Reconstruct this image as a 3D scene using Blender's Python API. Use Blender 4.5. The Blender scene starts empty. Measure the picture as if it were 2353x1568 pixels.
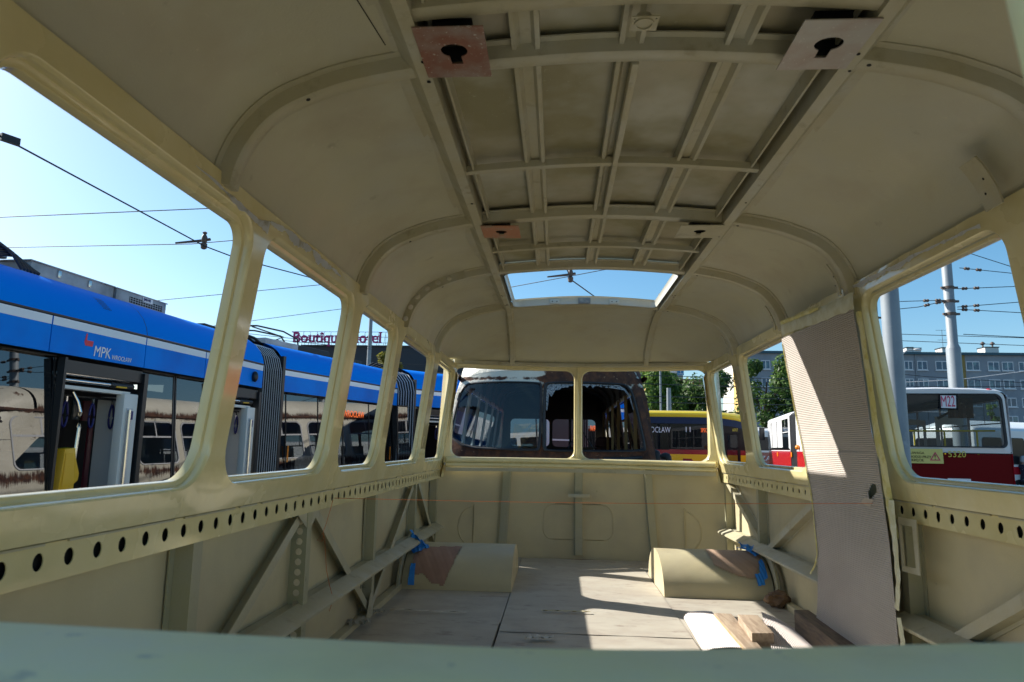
import bpy, bmesh, math, random
from math import sin, cos, pi, radians, sqrt, atan2, hypot
from mathutils import Vector, Matrix, noise
random.seed(7)
S = bpy.context.scene
COL = S.collection
V = Vector
# ------------------------------------------------------------------ camera (eye level is z = 0, x across the bus, y along it)
FPX, PCX, PCY = 1569.0, 1176.5, 784.0          # focal length and centre measured on a 2353 px wide print of the photograph
YAW, PITCH, ROLL = radians(3.902), radians(8.732), radians(1.028)
CAM = V((-0.184, 0.0, 0.0))
_fw = V((-sin(YAW)*cos(PITCH), cos(YAW)*cos(PITCH), sin(PITCH)))
_rt = V((cos(YAW), sin(YAW), 0.0)); _up = _rt.cross(_fw)
_r = _rt*cos(ROLL)+_up*sin(ROLL); _u = _up*cos(ROLL)-_rt*sin(ROLL)
cd = bpy.data.cameras.new('camera'); cam = bpy.data.objects.new('camera', cd); COL.objects.link(cam)
cd.lens = 24.0; cd.sensor_width = 36.0; cd.clip_start = 0.02; cd.clip_end = 3000
cam.matrix_world = Matrix(((_r.x, _u.x, -_fw.x, CAM.x), (_r.y, _u.y, -_fw.y, CAM.y), (_r.z, _u.z, -_fw.z, CAM.z), (0, 0, 0, 1)))
cd.dof.use_dof = True; cd.dof.focus_distance = 5.5; cd.dof.aperture_fstop = 8.0
S.camera = cam
def ray(px, py): return _r*((px-PCX)/FPX)-_u*((py-PCY)/FPX)+_fw
def aty(px, py, y): d = ray(px, py); return CAM+d*((y-CAM.y)/d.y)
def atz(px, py, z): d = ray(px, py); return CAM+d*((z-CAM.z)/d.z)
def atx(px, py, x): d = ray(px, py); return CAM+d*((x-CAM.x)/d.x)
# ------------------------------------------------------------------ sky, sun, exposure
SUN = V((-1.40, 0.59, 1.0)).normalized()
w = bpy.data.worlds.new('World'); S.world = w; w.use_nodes = True
nt = w.node_tree; bg = nt.nodes['Background']
sky = nt.nodes.new('ShaderNodeTexSky'); sky.sky_type = 'NISHITA'; sky.sun_disc = False
sky.sun_elevation = math.asin(SUN.z); sky.sun_rotation = atan2(SUN.x, SUN.y)
sky.altitude = 120; sky.air_density = 1.0; sky.dust_density = 1.0; sky.ozone_density = 3.0
hs = nt.nodes.new('ShaderNodeHueSaturation'); hs.inputs['Saturation'].default_value = 1.22; hs.inputs['Hue'].default_value = .489
nt.links.new(sky.outputs[0], hs.inputs['Color']); nt.links.new(hs.outputs[0], bg.inputs[0]); bg.inputs[1].default_value = 0.092
sd = bpy.data.lights.new('sun', 'SUN'); sd.energy = 5.0; sd.angle = radians(0.53); sd.color = (1.0, 0.95, 0.87)
so = bpy.data.objects.new('sun', sd); COL.objects.link(so); so.rotation_euler = SUN.to_track_quat('Z', 'Y').to_euler()
so.location = (0, 0, 30)
S.view_settings.view_transform = 'Standard'; S.view_settings.look = 'None'; S.view_settings.exposure = 0.95; S.view_settings.gamma = 1
S.view_settings.use_curve_mapping = False
S.render.engine = 'CYCLES'
S.cycles.max_bounces = 12; S.cycles.diffuse_bounces = 6; S.cycles.glossy_bounces = 5; S.cycles.transparent_max_bounces = 12
S.cycles.use_denoising = True
S.cycles.sample_clamp_indirect = 8
# ------------------------------------------------------------------ materials
MATS = {}
def nd(nt, t, **kw):
    n = nt.nodes.new(t)
    for k, v in kw.items():
        if k in n.inputs: n.inputs[k].default_value = v
        else: setattr(n, k, v)
    return n
def mat(name, col, rough=0.5, metal=0.0, ior=1.5, var=(), bump=None, coat=0.0, emit=None, alpha=None, spec=None, trans=0.0, rvar=None, vec=None):
    """Principled paint. var: list of (colour, noise scale, low, high, detail) layers laid over the base by noise masks."""
    m = bpy.data.materials.new(name); m.use_nodes = True; nt = m.node_tree; b = nt.nodes['Principled BSDF']
    b.inputs['Base Color'].default_value = (*col, 1); b.inputs['Roughness'].default_value = rough; b.inputs['Metallic'].default_value = metal
    b.inputs['IOR'].default_value = ior; b.inputs['Coat Weight'].default_value = coat; b.inputs['Coat Roughness'].default_value = 0.08
    if spec is not None: b.inputs['Specular IOR Level'].default_value = spec
    if trans: b.inputs['Transmission Weight'].default_value = trans
    if emit: b.inputs['Emission Color'].default_value = (*emit[0], 1); b.inputs['Emission Strength'].default_value = emit[1]
    tc = nt.nodes.new('ShaderNodeTexCoord'); src = tc.outputs['Object']
    if vec:
        mp = nt.nodes.new('ShaderNodeMapping'); mp.inputs['Scale'].default_value = vec; nt.links.new(src, mp.inputs[0]); src = mp.outputs[0]
    last = None
    for k, (c, sc, lo, hi, det) in enumerate(var):
        n = nd(nt, 'ShaderNodeTexNoise', Scale=sc, Detail=det, Roughness=0.6); 
        ofs = nd(nt, 'ShaderNodeVectorMath', operation='ADD'); ofs.inputs[1].default_value = (3.7*k, 1.3*k, 7.1*k)
        nt.links.new(src, ofs.inputs[0]); nt.links.new(ofs.outputs[0], n.inputs['Vector'])
        mr = nd(nt, 'ShaderNodeMapRange'); mr.inputs[1].default_value = lo; mr.inputs[2].default_value = hi
        nt.links.new(n.outputs[0], mr.inputs[0])
        mx = nt.nodes.new('ShaderNodeMix'); mx.data_type = 'RGBA'
        nt.links.new(mr.outputs[0], mx.inputs[0]); mx.inputs[7].default_value = (*c, 1)
        if last is None: mx.inputs[6].default_value = (*col, 1)
        else: nt.links.new(last, mx.inputs[6])
        last = mx.outputs[2]
    if last is not None: nt.links.new(last, b.inputs['Base Color'])
    if rvar:
        n = nd(nt, 'ShaderNodeTexNoise', Scale=rvar[0], Detail=4.0); nt.links.new(src, n.inputs['Vector'])
        mr = nd(nt, 'ShaderNodeMapRange'); mr.inputs[1].default_value = 0.35; mr.inputs[2].default_value = 0.65
        mr.inputs[3].default_value = rvar[1]; mr.inputs[4].default_value = rvar[2]
        nt.links.new(n.outputs[0], mr.inputs[0]); nt.links.new(mr.outputs[0], b.inputs['Roughness'])
    if bump:
        prev = None
        for (sc, st) in bump:
            n = nd(nt, 'ShaderNodeTexNoise', Scale=sc, Detail=3.0); nt.links.new(src, n.inputs['Vector'])
            bp = nd(nt, 'ShaderNodeBump', Strength=1.0, Distance=st); nt.links.new(n.outputs[0], bp.inputs['Height'])
            if prev: nt.links.new(prev.outputs[0], bp.inputs['Normal'])
            prev = bp
        nt.links.new(prev.outputs[0], b.inputs['Normal'])
    MATS[name] = m
    return m
def fresnel(nt, ior):
    """reflectance of a pane that is the same from both faces"""
    fr = nt.nodes.new('ShaderNodeFresnel'); g = nt.nodes.new('ShaderNodeNewGeometry'); mr = nt.nodes.new('ShaderNodeMapRange')
    mr.inputs[3].default_value = ior; mr.inputs[4].default_value = 1/ior; nt.links.new(g.outputs['Backfacing'], mr.inputs[0]); nt.links.new(mr.outputs[0], fr.inputs[0]); return fr
def glass(name, tint=(0.02, 0.025, 0.03), op=0.5, rough=0.0, ior=1.6, dirt=None):
    """Pane: part dark tint / dirt, part see-through, with a mirror reflection on top."""
    m = bpy.data.materials.new(name); m.use_nodes = True; nt = m.node_tree; nt.nodes.clear()
    out = nt.nodes.new('ShaderNodeOutputMaterial'); tr = nt.nodes.new('ShaderNodeBsdfTransparent'); df = nt.nodes.new('ShaderNodeBsdfDiffuse')
    df.inputs[0].default_value = (*tint, 1); gl = nt.nodes.new('ShaderNodeBsdfGlossy'); gl.inputs['Roughness'].default_value = rough
    tr.inputs[0].default_value = (0.8, 0.88, 0.9, 1)
    fr = fresnel(nt, ior)
    m1 = nt.nodes.new('ShaderNodeMixShader'); m1.inputs[0].default_value = op; m2 = nt.nodes.new('ShaderNodeMixShader')
    nt.links.new(tr.outputs[0], m1.inputs[1]); nt.links.new(df.outputs[0], m1.inputs[2])
    if dirt:
        tc = nt.nodes.new('ShaderNodeTexCoord'); n = nd(nt, 'ShaderNodeTexNoise', Scale=dirt[0], Detail=6.0); nt.links.new(tc.outputs['Object'], n.inputs['Vector'])
        mr = nd(nt, 'ShaderNodeMapRange'); mr.inputs[1].default_value = .35; mr.inputs[2].default_value = .75
        mr.inputs[3].default_value = dirt[1]; mr.inputs[4].default_value = dirt[2]
        nt.links.new(n.outputs[0], mr.inputs[0]); nt.links.new(mr.outputs[0], m1.inputs[0])
    nt.links.new(fr.outputs[0], m2.inputs[0]); nt.links.new(m1.outputs[0], m2.inputs[1]); nt.links.new(gl.outputs[0], m2.inputs[2])
    nt.links.new(m2.outputs[0], out.inputs[0])
    MATS[name] = m
    return m
def M(n): return MATS[n]
# ------------------------------------------------------------------ mesh builder
class MB:
    def __init__(s): s.v = []; s.f = []
    def add(s, vs, fs):
        b = len(s.v); s.v += [tuple(p) for p in vs]; s.f += [tuple(i+b for i in q) for q in fs]; return s
    def box(s, x0, x1, y0, y1, z0, z1):
        return s.add([(x, y, z) for x in (x0, x1) for y in (y0, y1) for z in (z0, z1)],
                     [(0, 1, 3, 2), (4, 6, 7, 5), (0, 4, 5, 1), (2, 3, 7, 6), (0, 2, 6, 4), (1, 5, 7, 3)])
    def obox(s, c, a, b, d):
        """box by centre and three half-axis vectors"""
        c, a, b, d = V(c), V(a), V(b), V(d)
        return s.add([c+a*i+b*j+d*k for i in (-1, 1) for j in (-1, 1) for k in (-1, 1)],
                     [(0, 1, 3, 2), (4, 6, 7, 5), (0, 4, 5, 1), (2, 3, 7, 6), (0, 2, 6, 4), (1, 5, 7, 3)])
    def bar(s, p, q, prof, up=(0, 0, 1), caps=True):
        """straight member p->q with a closed 2-D section [(side, up), ...]"""
        return s.sweep([p, q], prof, [up, up], True, caps)
    def sweep(s, path, prof, ups, closed=True, caps=True):
        path = [V(p) for p in path]; n = len(prof); base = len(s.v)
        for i, p in enumerate(path):
            t = (path[min(i+1, len(path)-1)]-path[max(i-1, 0)]).normalized()
            up = V(ups[i] if isinstance(ups, list) else ups); side = t.cross(up).normalized(); up = side.cross(t).normalized()
            for a, b in prof: s.v.append(tuple(p+side*a+up*b))
        m = len(path)
        for i in range(m-1):
            for j in range(n if closed else n-1):
                k = (j+1) % n
                s.f.append((base+i*n+j, base+i*n+k, base+(i+1)*n+k, base+(i+1)*n+j))
        if closed and caps:
            s.f.append(tuple(base+j for j in reversed(range(n)))); s.f.append(tuple(base+(m-1)*n+j for j in range(n)))
        return s
    def tube(s, path, r, n=8, closed=False):
        path = [V(p) for p in path]; m = len(path); base = len(s.v)
        ref = V((0, 0, 1))
        t0 = (path[1]-path[0]).normalized()
        if abs(t0.z) > .9: ref = V((1, 0, 0))
        for i, p in enumerate(path):
            t = (path[min(i+1, m-1)]-path[max(i-1, 0)]).normalized()
            a = t.cross(ref)
            if a.length < 1e-4: a = t.cross(V((0, 1, 0)))
            a.normalize(); b = a.cross(t); ref = b.copy() if False else ref
            rr = r[i] if isinstance(r, (list, tuple)) else r
            for k in range(n): s.v.append(tuple(p+a*(rr*cos(2*pi*k/n))+b*(rr*sin(2*pi*k/n))))
        for i in range(m-1):
            for k in range(n):
                j = (k+1) % n; s.f.append((base+i*n+k, base+i*n+j, base+(i+1)*n+j, base+(i+1)*n+k))
        s.f.append(tuple(base+k for k in reversed(range(n)))); s.f.append(tuple(base+(m-1)*n+k for k in range(n)))
        return s
    def grid(s, fn, nu, nv, skip=None):
        b = len(s.v)
        for i in range(nu+1):
            for j in range(nv+1): s.v.append(tuple(fn(i, j)))
        for i in range(nu):
            for j in range(nv):
                if skip and skip(i, j): continue
                a = b+i*(nv+1)+j; s.f.append((a, a+1, a+nv+2, a+nv+1))
        return s
    def plate(s, outer, holes, fn, th=None):
        """flat outline with holes, triangulated in 2-D and bent into place by fn(u, v, d); th = depth of a second face and the rims"""
        bm = bmesh.new(); es = []; loops = [outer]+list(holes); vid = []
        for lp in loops:
            vs = [bm.verts.new((p[0], p[1], 0)) for p in lp]; vid.append(vs)
            es += [bm.edges.new((vs[i], vs[(i+1) % len(vs)])) for i in range(len(vs))]
        bmesh.ops.triangle_fill(bm, use_beauty=True, edges=es, normal=(0, 0, 1))
        bm.verts.index_update(); n = len(bm.verts); flat = [(v.co.x, v.co.y) for v in bm.verts]
        fs = [tuple(v.index for v in f.verts) for f in bm.faces]
        s_b = len(s.v); s.v += [tuple(fn(a, b, 0)) for a, b in flat]; s.f += [tuple(i+s_b for i in f) for f in fs]
        if th is not None:
            b2 = len(s.v); s.v += [tuple(fn(a, b, th)) for a, b in flat]; s.f += [tuple(i+b2 for i in reversed(f)) for f in fs]
            for vs in vid:
                for i in range(len(vs)):
                    a, c = vs[i].index, vs[(i+1) % len(vs)].index; s.f.append((s_b+a, s_b+c, b2+c, b2+a))
        bm.free(); return s
    def loft(s, loops, close=True, cap=False):
        n = len(loops[0]); b = len(s.v)
        for lp in loops: s.v += [tuple(p) for p in lp]
        for i in range(len(loops)-1):
            for j in range(n if close else n-1):
                k = (j+1) % n; s.f.append((b+i*n+j, b+i*n+k, b+(i+1)*n+k, b+(i+1)*n+j))
        if cap: s.f.append(tuple(b+j for j in range(n))); s.f.append(tuple(b+(len(loops)-1)*n+j for j in range(n)))
        return s
    def lathe(s, prof, c, n=16, axis=(0, 0, 1)):
        ax = V(axis).normalized(); a = ax.orthogonal().normalized(); bb = ax.cross(a); c = V(c)
        return s.loft([[c+ax*h+a*(r*cos(2*pi*k/n))+bb*(r*sin(2*pi*k/n)) for k in range(n)] for r, h in prof], True, True)
    def ball(s, c, r, n=10, sq=(1, 1, 1)):
        c = V(c); L = []
        for i in range(n+1):
            th = pi*i/n; L.append([c+V((r*sq[0]*sin(th)*cos(2*pi*k/(2*n))+1e-6*k, r*sq[1]*sin(th)*sin(2*pi*k/(2*n)), r*sq[2]*cos(th))) for k in range(2*n)])
        return s.loft(L, True)
    def build(s, name, m, parent=None, smooth=35, bevel=0, seg=2):
        me = bpy.data.meshes.new(name)
        bm = bmesh.new()
        vs = [bm.verts.new(p) for p in s.v]
        for f in s.f:
            try: bm.faces.new([vs[i] for i in f])
            except ValueError: pass
        bmesh.ops.recalc_face_normals(bm, faces=bm.faces)
        if bevel:
            es = [e for e in bm.edges if len(e.link_faces) == 2 and e.calc_face_angle(0) > radians(35)]
            try: bmesh.ops.bevel(bm, geom=es, offset=bevel, segments=seg, profile=.6, affect='EDGES', clamp_overlap=True)
            except Exception: pass
        bm.to_mesh(me); bm.free()
        if smooth:
            me.shade_smooth(); me.set_sharp_from_angle(angle=radians(smooth))
        me.materials.append(M(m) if isinstance(m, str) else m)
        o = bpy.data.objects.new(name, me); COL.objects.link(o)
        if parent is not None: attach(o, parent)
        return o
WORLD = {}
def attach(o, parent):
    o.parent = parent
    p = parent
    while p.parent is not None: p = p.parent
    o.matrix_parent_inverse = (WORLD[p.name].inverted() if (p.name in WORLD and parent is p) else Matrix.Identity(4))
def tag(o, label, cat, group=None):
    o['label'] = label; o['category'] = cat
    if group: o['group'] = group
    return o
def thing(name, loc, label, cat, group=None):
    o = bpy.data.objects.new(name, None); COL.objects.link(o); o.location = loc; o.empty_display_size = .1
    WORLD[o.name] = Matrix.Translation(V(loc))
    return tag(o, label, cat, group)
def struct(o): o['kind'] = 'structure'; return o
def text(body, name, m, parent, origin, xdir, ydir, size, sx=1.0, depth=.002, align='LEFT', bold=0.0, shear=0.0):
    """lettering as a thin solid; origin = left end of the baseline"""
    cu = bpy.data.curves.new(name, 'FONT'); cu.body = body; cu.size = size; cu.align_x = align; cu.extrude = depth; cu.offset = bold; cu.shear = shear
    cu.resolution_u = 3
    tmp = bpy.data.objects.new('tmp', cu); COL.objects.link(tmp)
    dg = bpy.context.evaluated_depsgraph_get(); me = bpy.data.meshes.new_from_object(tmp.evaluated_get(dg))
    bpy.data.objects.remove(tmp); bpy.data.curves.remove(cu)
    x = V(xdir).normalized(); y = V(ydir); y = (y-x*y.dot(x)).normalized(); z = x.cross(y); o3 = V(origin)
    for v in me.vertices: v.co = o3+x*(v.co.x*sx)+y*v.co.y+z*v.co.z
    me.name = name; me.materials.clear(); me.materials.append(M(m))
    o = bpy.data.objects.new(name, me); COL.objects.link(o)
    if parent is not None: attach(o, parent)
    return o
def rrect(u0, u1, v0, v1, rt, rb=None, n=7):
    """rounded rectangle, anticlockwise from bottom-left; rt / rb radius of the top / bottom corners"""
    rb = rt if rb is None else rb; pts = []
    for (cx, cy, r, a0) in ((u0+rb, v0+rb, rb, pi), (u1-rb, v0+rb, rb, 1.5*pi), (u1-rt, v1-rt, rt, 0), (u0+rt, v1-rt, rt, .5*pi)):
        for k in range(n+1): a = a0+.5*pi*k/n; pts.append((cx+r*cos(a), cy+r*sin(a)))
    return pts
def ellipse(u, v, a, b, n=14): return [(u+a*cos(2*pi*k/n), v+b*sin(2*pi*k/n)) for k in range(n)]
def dense(pts, d):
    out = []
    for i in range(len(pts)):
        a, b = pts[i], pts[(i+1) % len(pts)]; L = hypot(b[0]-a[0], b[1]-a[1]); k = max(1, int(L/d))
        out += [(a[0]+(b[0]-a[0])*j/k, a[1]+(b[1]-a[1])*j/k) for j in range(k)]
    return out
def lerp(a, b, t): return a+(b-a)*t
def interp(tab, x):
    if x <= tab[0][0]: return tab[0][1]
    for (a, b), (c, d) in zip(tab, tab[1:]):
        if x <= c: return b+(d-b)*(x-a)/(c-a)
    return tab[-1][1]
GZ = -1.75                                      # the yard's level below the eye
# ------------------------------------------------------------------ interior paints
GREY = (.47, .465, .385); BROWN = (.42, .375, .265); PALE = (.47, .46, .40)
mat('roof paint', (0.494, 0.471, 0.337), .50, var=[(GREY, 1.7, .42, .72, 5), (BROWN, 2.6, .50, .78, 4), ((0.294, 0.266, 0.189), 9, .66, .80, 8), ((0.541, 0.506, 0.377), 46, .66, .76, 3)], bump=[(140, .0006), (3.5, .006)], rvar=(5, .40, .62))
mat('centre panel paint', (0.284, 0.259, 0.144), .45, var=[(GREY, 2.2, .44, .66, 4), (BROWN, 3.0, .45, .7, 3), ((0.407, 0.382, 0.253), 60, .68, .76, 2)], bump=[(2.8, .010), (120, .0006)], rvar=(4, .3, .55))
mat('frame paint', (0.741, 0.647, 0.342), .24, coat=.9, var=[((0.783, 0.704, 0.417), 5, .45, .65, 3), ((0.660, 0.568, 0.277), 2.2, .45, .75, 3)], bump=[(6, .004), (38, .0008)], rvar=(4, .18, .30))
mat('member paint', (0.448, 0.412, 0.279), .42, var=[(GREY, 4, .45, .7, 4), ((0.325, 0.288, 0.189), 14, .58, .75, 5), ((0.129, 0.114, 0.081), 55, .745, .77, 3)], bump=[(90, .0008)], rvar=(9, .35, .55))
mat('lower paint', (0.555, 0.492, 0.307), .50, var=[((0.467, 0.416, 0.281), 2.1, .42, .7, 5), ((0.433, 0.362, 0.225), 1.4, .5, .75, 4), ((0.281, 0.238, 0.147), 13, .69, .8, 7)], bump=[(2.6, .010), (150, .0005)], rvar=(5, .38, .6))
mat('green member paint', (0.378, 0.361, 0.234), .42, var=[((0.378, 0.361, 0.279), 4, .45, .7, 4), ((0.234, 0.226, 0.153), 20, .62, .76, 5)], bump=[(90, .0008)])
mat('floor paint', (0.447, 0.412, 0.340), .58, vec=(1, 1.7, 1), var=[((0.408, 0.361, 0.295), 4.5, .42, .66, 6), ((0.370, 0.323, 0.267), 8, .50, .72, 7), ((0.490, 0.458, 0.381), 3, .5, .7, 5), ((0.310, 0.256, 0.209), 7.0, .59, .70, 9), ((0.267, 0.218, 0.176), 19, .68, .78, 6)], bump=[(60, .0006), (2, .006)])
mat('ledge paint', (.82, .75, .37), .6, var=[((.80, .73, .43), 9, .4, .65, 4), ((.70, .62, .33), 6, .5, .75, 5), ((.55, .52, .33), 30, .66, .74, 3)], bump=[(30, .001)])
mat('bare plate', (.40, .37, .34), .35, metal=.15, var=[((.30, .135, .095), 3.4, .44, .60, 6), ((.60, .58, .54), 90, .64, .70, 2), ((.30, .19, .145), 14, .58, .75, 5)], bump=[(60, .0006)])
mat('grey plate', (.47, .45, .42), .38, metal=.1, var=[((.40, .30, .26), 5, .5, .68, 5), ((.60, .58, .55), 90, .66, .72, 2)], bump=[(60, .0006)])
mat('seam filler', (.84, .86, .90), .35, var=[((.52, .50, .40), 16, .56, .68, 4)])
mat('red primer plate', (.46, .20, .11), .45, var=[((.36, .27, .20), 12, .52, .7, 6), ((.55, .50, .42), 90, .68, .72, 2)], bump=[(60, .0006)])
mat('hatch paint', (.56, .55, .48), .35, var=[((.55, .53, .44), 6, .5, .7, 4)], bump=[(30, .001)])
mat('grey primer patch', (.20, .21, .22), .5, var=[((.38, .37, .33), 20, .5, .65, 4)])
mat('black', (.006, .006, .006), .7)
# ------------------------------------------------------------------ the bus shell
bus = thing('bus_shell', (0, 3, -.95), 'stripped beige bus body seen from inside, bare roof hoops, no seats and no glass', 'bus body')
HP = [(0, 1.005), (.15, 1.002), (.30, .993), (.42, .984), (.52, .975), (.62, .961), (.745, .935), (.83, .905), (.90, .873), (.955, .83), (.995, .775), (1.018, .725), (1.030, .68), (1.036, .63)]
def hp_dense():
    q = []
    P = [(-x, z) for x, z in HP[1:2]]+HP+[(1.038, .58)]
    for i in range(1, len(P)-2):
        p0, p1, p2, p3 = [V((*P[i+k], 0)) for k in (-1, 0, 1, 2)]
        for k in range(4):
            t = k/4; a = .5*(2*p1+(p2-p0)*t+(2*p0-5*p1+4*p2-p3)*t*t+(3*p1-p0-3*p2+p3)*t**3); q.append((a.x, a.y))
    q.append(HP[-1]); return q
HPD = hp_dense()
FULL = [(-x, z) for x, z in reversed(HPD[1:])]+HPD
def normals(P):
    out = []
    for i in range(len(P)):
        a = P[max(i-1, 0)]; b = P[min(i+1, len(P)-1)]; d = V((b[0]-a[0], b[1]-a[1])).normalized(); out.append((-d.y, d.x))
    return out
NRM = normals(FULL)
SKIN = [(x+n[0]*.045, z+n[1]*.045) for (x, z), n in zip(FULL, NRM)]
def hz(x): return interp(HPD, abs(x))
Y0, YD = .46, 4.83
HATCH = (3.80, 4.79, .50)
# skin beside the stringers (two panels) and the raised panels between them
for sgn, nm in ((-1, 'roof_panel'), (1, 'roof_panel')):
    idx = [i for i, p in enumerate(SKIN) if p[0]*sgn > .56]
    ys = [Y0+(YD-Y0)*k/30 for k in range(31)]
    m = MB(); m.grid(lambda i, j: (SKIN[idx[i]][0], ys[j], SKIN[idx[i]][1]), len(idx)-1, 30)
    m.build(nm, 'roof paint', bus, 60)
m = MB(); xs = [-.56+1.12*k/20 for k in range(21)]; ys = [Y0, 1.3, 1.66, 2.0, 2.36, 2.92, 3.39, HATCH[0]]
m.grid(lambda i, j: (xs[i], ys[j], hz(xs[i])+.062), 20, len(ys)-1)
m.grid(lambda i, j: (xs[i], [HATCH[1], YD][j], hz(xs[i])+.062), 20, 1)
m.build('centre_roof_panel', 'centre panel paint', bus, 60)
# hoops
HAT = [(-.047, .0445), (-.047, .0405), (-.029, .038), (-.024, .004), (-.019, 0), (.019, 0), (.024, .004), (.029, .038), (.047, .0405), (.047, .0445)]
def hoop(y, lo=0, hi=None, par=bus, prof=HAT, nm='roof_hoop', mt='member paint'):
    pts = [(x, z, n) for (x, z), n in zip(FULL, NRM) if z > .655]
    pts = [p for p in pts if lo is None or p[0] >= lo] if lo else pts
    m = MB(); m.sweep([(x, y, z) for x, z, n in pts], prof, [(n[0], 0, n[1]) for x, z, n in pts])
    return m.build(nm, mt, par, 40)
for y in (1.66, 2.92, 4.83): hoop(y)
m = MB(); X = [-.53+1.06*k/20 for k in range(21)]
m.sweep([(x, 1.425, hz(x)) for x in X], HAT, (0, 0, 1)); m.build('roof_crossbeam', 'member paint', bus, 40)
# hoop in front of the hatch: its left end is a plate with round lightening holes
m = MB(); pts = [(x, z, n) for (x, z), n in zip(FULL, NRM) if z > .655 and x > -.74]
m.sweep([(x, 3.80, z) for x, z, n in pts], HAT, [(n[0], 0, n[1]) for x, z, n in pts]); h3 = m.build('roof_hoop', 'member paint', bus, 40)
SL = [0]
LP = [(x, z, n) for (x, z), n in zip(FULL, NRM) if z > .655 and x <= -.70]
for a, b in zip(LP, LP[1:]): SL.append(SL[-1]+hypot(b[0]-a[0], b[1]-a[1]))
def along(sv, d):
    for k in range(len(LP)-1):
        if sv <= SL[k+1] or k == len(LP)-2:
            t = (sv-SL[k])/(SL[k+1]-SL[k]); a, b = LP[k], LP[k+1]; x = lerp(a[0], b[0], t); z = lerp(a[1], b[1], t); n = (lerp(a[2][0], b[2][0], t), lerp(a[2][1], b[2][1], t)); break
    return x+n[0]*d, z+n[1]*d
m = MB(); T = SL[-1]
m.plate(dense([(0, 0), (T, 0), (T, .05), (0, .05)], .02), [ellipse(.045+k*.066, .026, .0145, .0145, 12) for k in range(6)], lambda u, v, d: (along(u, v)[0], 3.775+d, along(u, v)[1]), .003)
m.sweep([(along(T*k/24, 0)[0], 3.80, along(T*k/24, 0)[1]) for k in range(25)], [(-.022, 0), (.026, 0), (.026, .003), (-.022, .003)], [V((along(T*k/24, 1)[0]-along(T*k/24, 0)[0], 0, along(T*k/24, 1)[1]-along(T*k/24, 0)[1])) for k in range(25)])
m.build('perforated_hoop_end', 'member paint', bus, 40)
# stringers
for sgn in (-1, 1):
    sec = [(.522, .961), (.556, .957), (.560, .960), (.602, 1.006), (.632, 1.004), (.632, 1.007), (.595, 1.03), (.526, 1.06), (.522, 1.05)]
    m = MB(); m.loft([[(sgn*x, y, z+.006*sin(y*9)*(k > 3)) for k, (x, z) in enumerate(sec)] for y in [Y0+(YD-Y0)*q/20 for q in range(21)]], True, True)
    st = m.build('roof_stringer', 'member paint', bus, 30)
    random.seed(3 if sgn < 0 else 9)
    for k in range(9):
        m = MB(); yy = random.choice([1.6, 1.64, 1.70, 2.6, 2.98, 3.05, 4.3, 4.6, 4.75])+random.uniform(-.04, .04); xx = sgn*random.uniform(.530, .552); r = random.uniform(.003, .006)
        m.lathe([(r, 0), (r, .0012)], (xx, yy, .9565 if abs(xx) > .55 else .9575), 8, (0, 0, -1)); m.build('bolt_hole', 'black', st, 0)
    # chipped edge / thin flange beside the centre panel
    m = MB(); m.box(min(sgn*.492, sgn*.499), max(sgn*.492, sgn*.499), Y0, HATCH[0], .99, 1.05); m.build('panel_lip', 'member paint', bus)
# three pressed ribs in each bay of the centre, a flat conduit under the middle one
for x0, x1 in ((-.309, -.236), (-.033, .030), (.233, .302)):
    for ya, yb in ((Y0, 1.395), (1.455, 1.635), (1.687, 2.895), (2.947, 3.775)):
        c = (x0+x1)/2; h = (x1-x0)/2; zz = hz(c)+.022
        sec = [(-h, 0), (-h+.012, -.001), (-h+.022, .018), (h-.022, .018), (h-.012, -.001), (h, 0), (h, .05), (-h, .05)]
        m = MB(); m.loft([[(c+a, y, zz+b) for a, b in sec] for y in (ya, yb)], True, True); m.build('roof_rib', 'member paint', bus, 20)
m = MB(); m.box(.006, .024, 1.69, 2.9, hz(0)-.003, hz(0)+.03); m.build('conduit', 'member paint', bus, 30, .002)
for y in (2.36, 3.39):
    m = MB(); X = [-.535+1.07*k/16 for k in range(17)]
    m.sweep([(x, y, hz(x)+.006) for x in X], [(-.017, .002), (-.014, 0), (.010, 0), (.013, .002), (.013, .026), (-.017, .026)], (0, 0, 1)); m.build('cross_bar', 'member paint', bus, 30)
# square plates with keyholes beside the stringers
def keyplate(xa, xb, ya, yb, mt, r, cx, cy, slot=True):
    hole = []
    for k in range(22):
        a = pi/2+.46+(2*pi-.92)*k/21; hole.append((cx+r*cos(a), cy+r*.86*sin(a)))
    if slot: hole += [(cx+r*.46, cy+r*1.75), (cx-r*.40, cy+r*1.75)]
    m = MB(); zf = lambda u: .9655 if abs(u) > .5 else lerp(.9655, hz(.3)-.02, (.5-abs(u))/.2)
    m.plate([(xa, ya), (xb, ya), (xb, yb), (xa, yb)], [list(hole)], lambda u, v, d: (u, v, .9555-.012*(v-ya)/(yb-ya)*0+d-.0), .003)
    kp = m.build('keyhole_plate', mt, bus, 30)
    m = MB(); m.loft([[(cx+sx*r*1.5, cy+sy*r*1.4+r*.35*(sy > 0), z) for sx, sy in ((-1, -1), (1, -1), (1, 1), (-1, 1))] for z in (.962, 1.005)], True, False); m.add([(cx+sx*r*1.5, cy+sy*r*1.7, 1.005) for sx, sy in ((-1, -1), (1, -1), (1, 1), (-1, 1))], [(0, 1, 2, 3)]); m.build('keyhole_dark_box', 'black', kp, 0)  # black box above the keyhole, its inner shade painted in
    return kp
keyplate(-.53, -.362, 1.438, 1.655, 'bare plate', .033, -.444, 1.535)
keyplate(.364, .535, 1.445, 1.650, 'grey plate', .033, .452, 1.54)
keyplate(-.53, -.360, 2.885, 3.06, 'red primer plate', .026, -.445, 2.97)
keyplate(.345, .53, 2.885, 3.065, 'member paint', .026, .44, 2.97)
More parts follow.
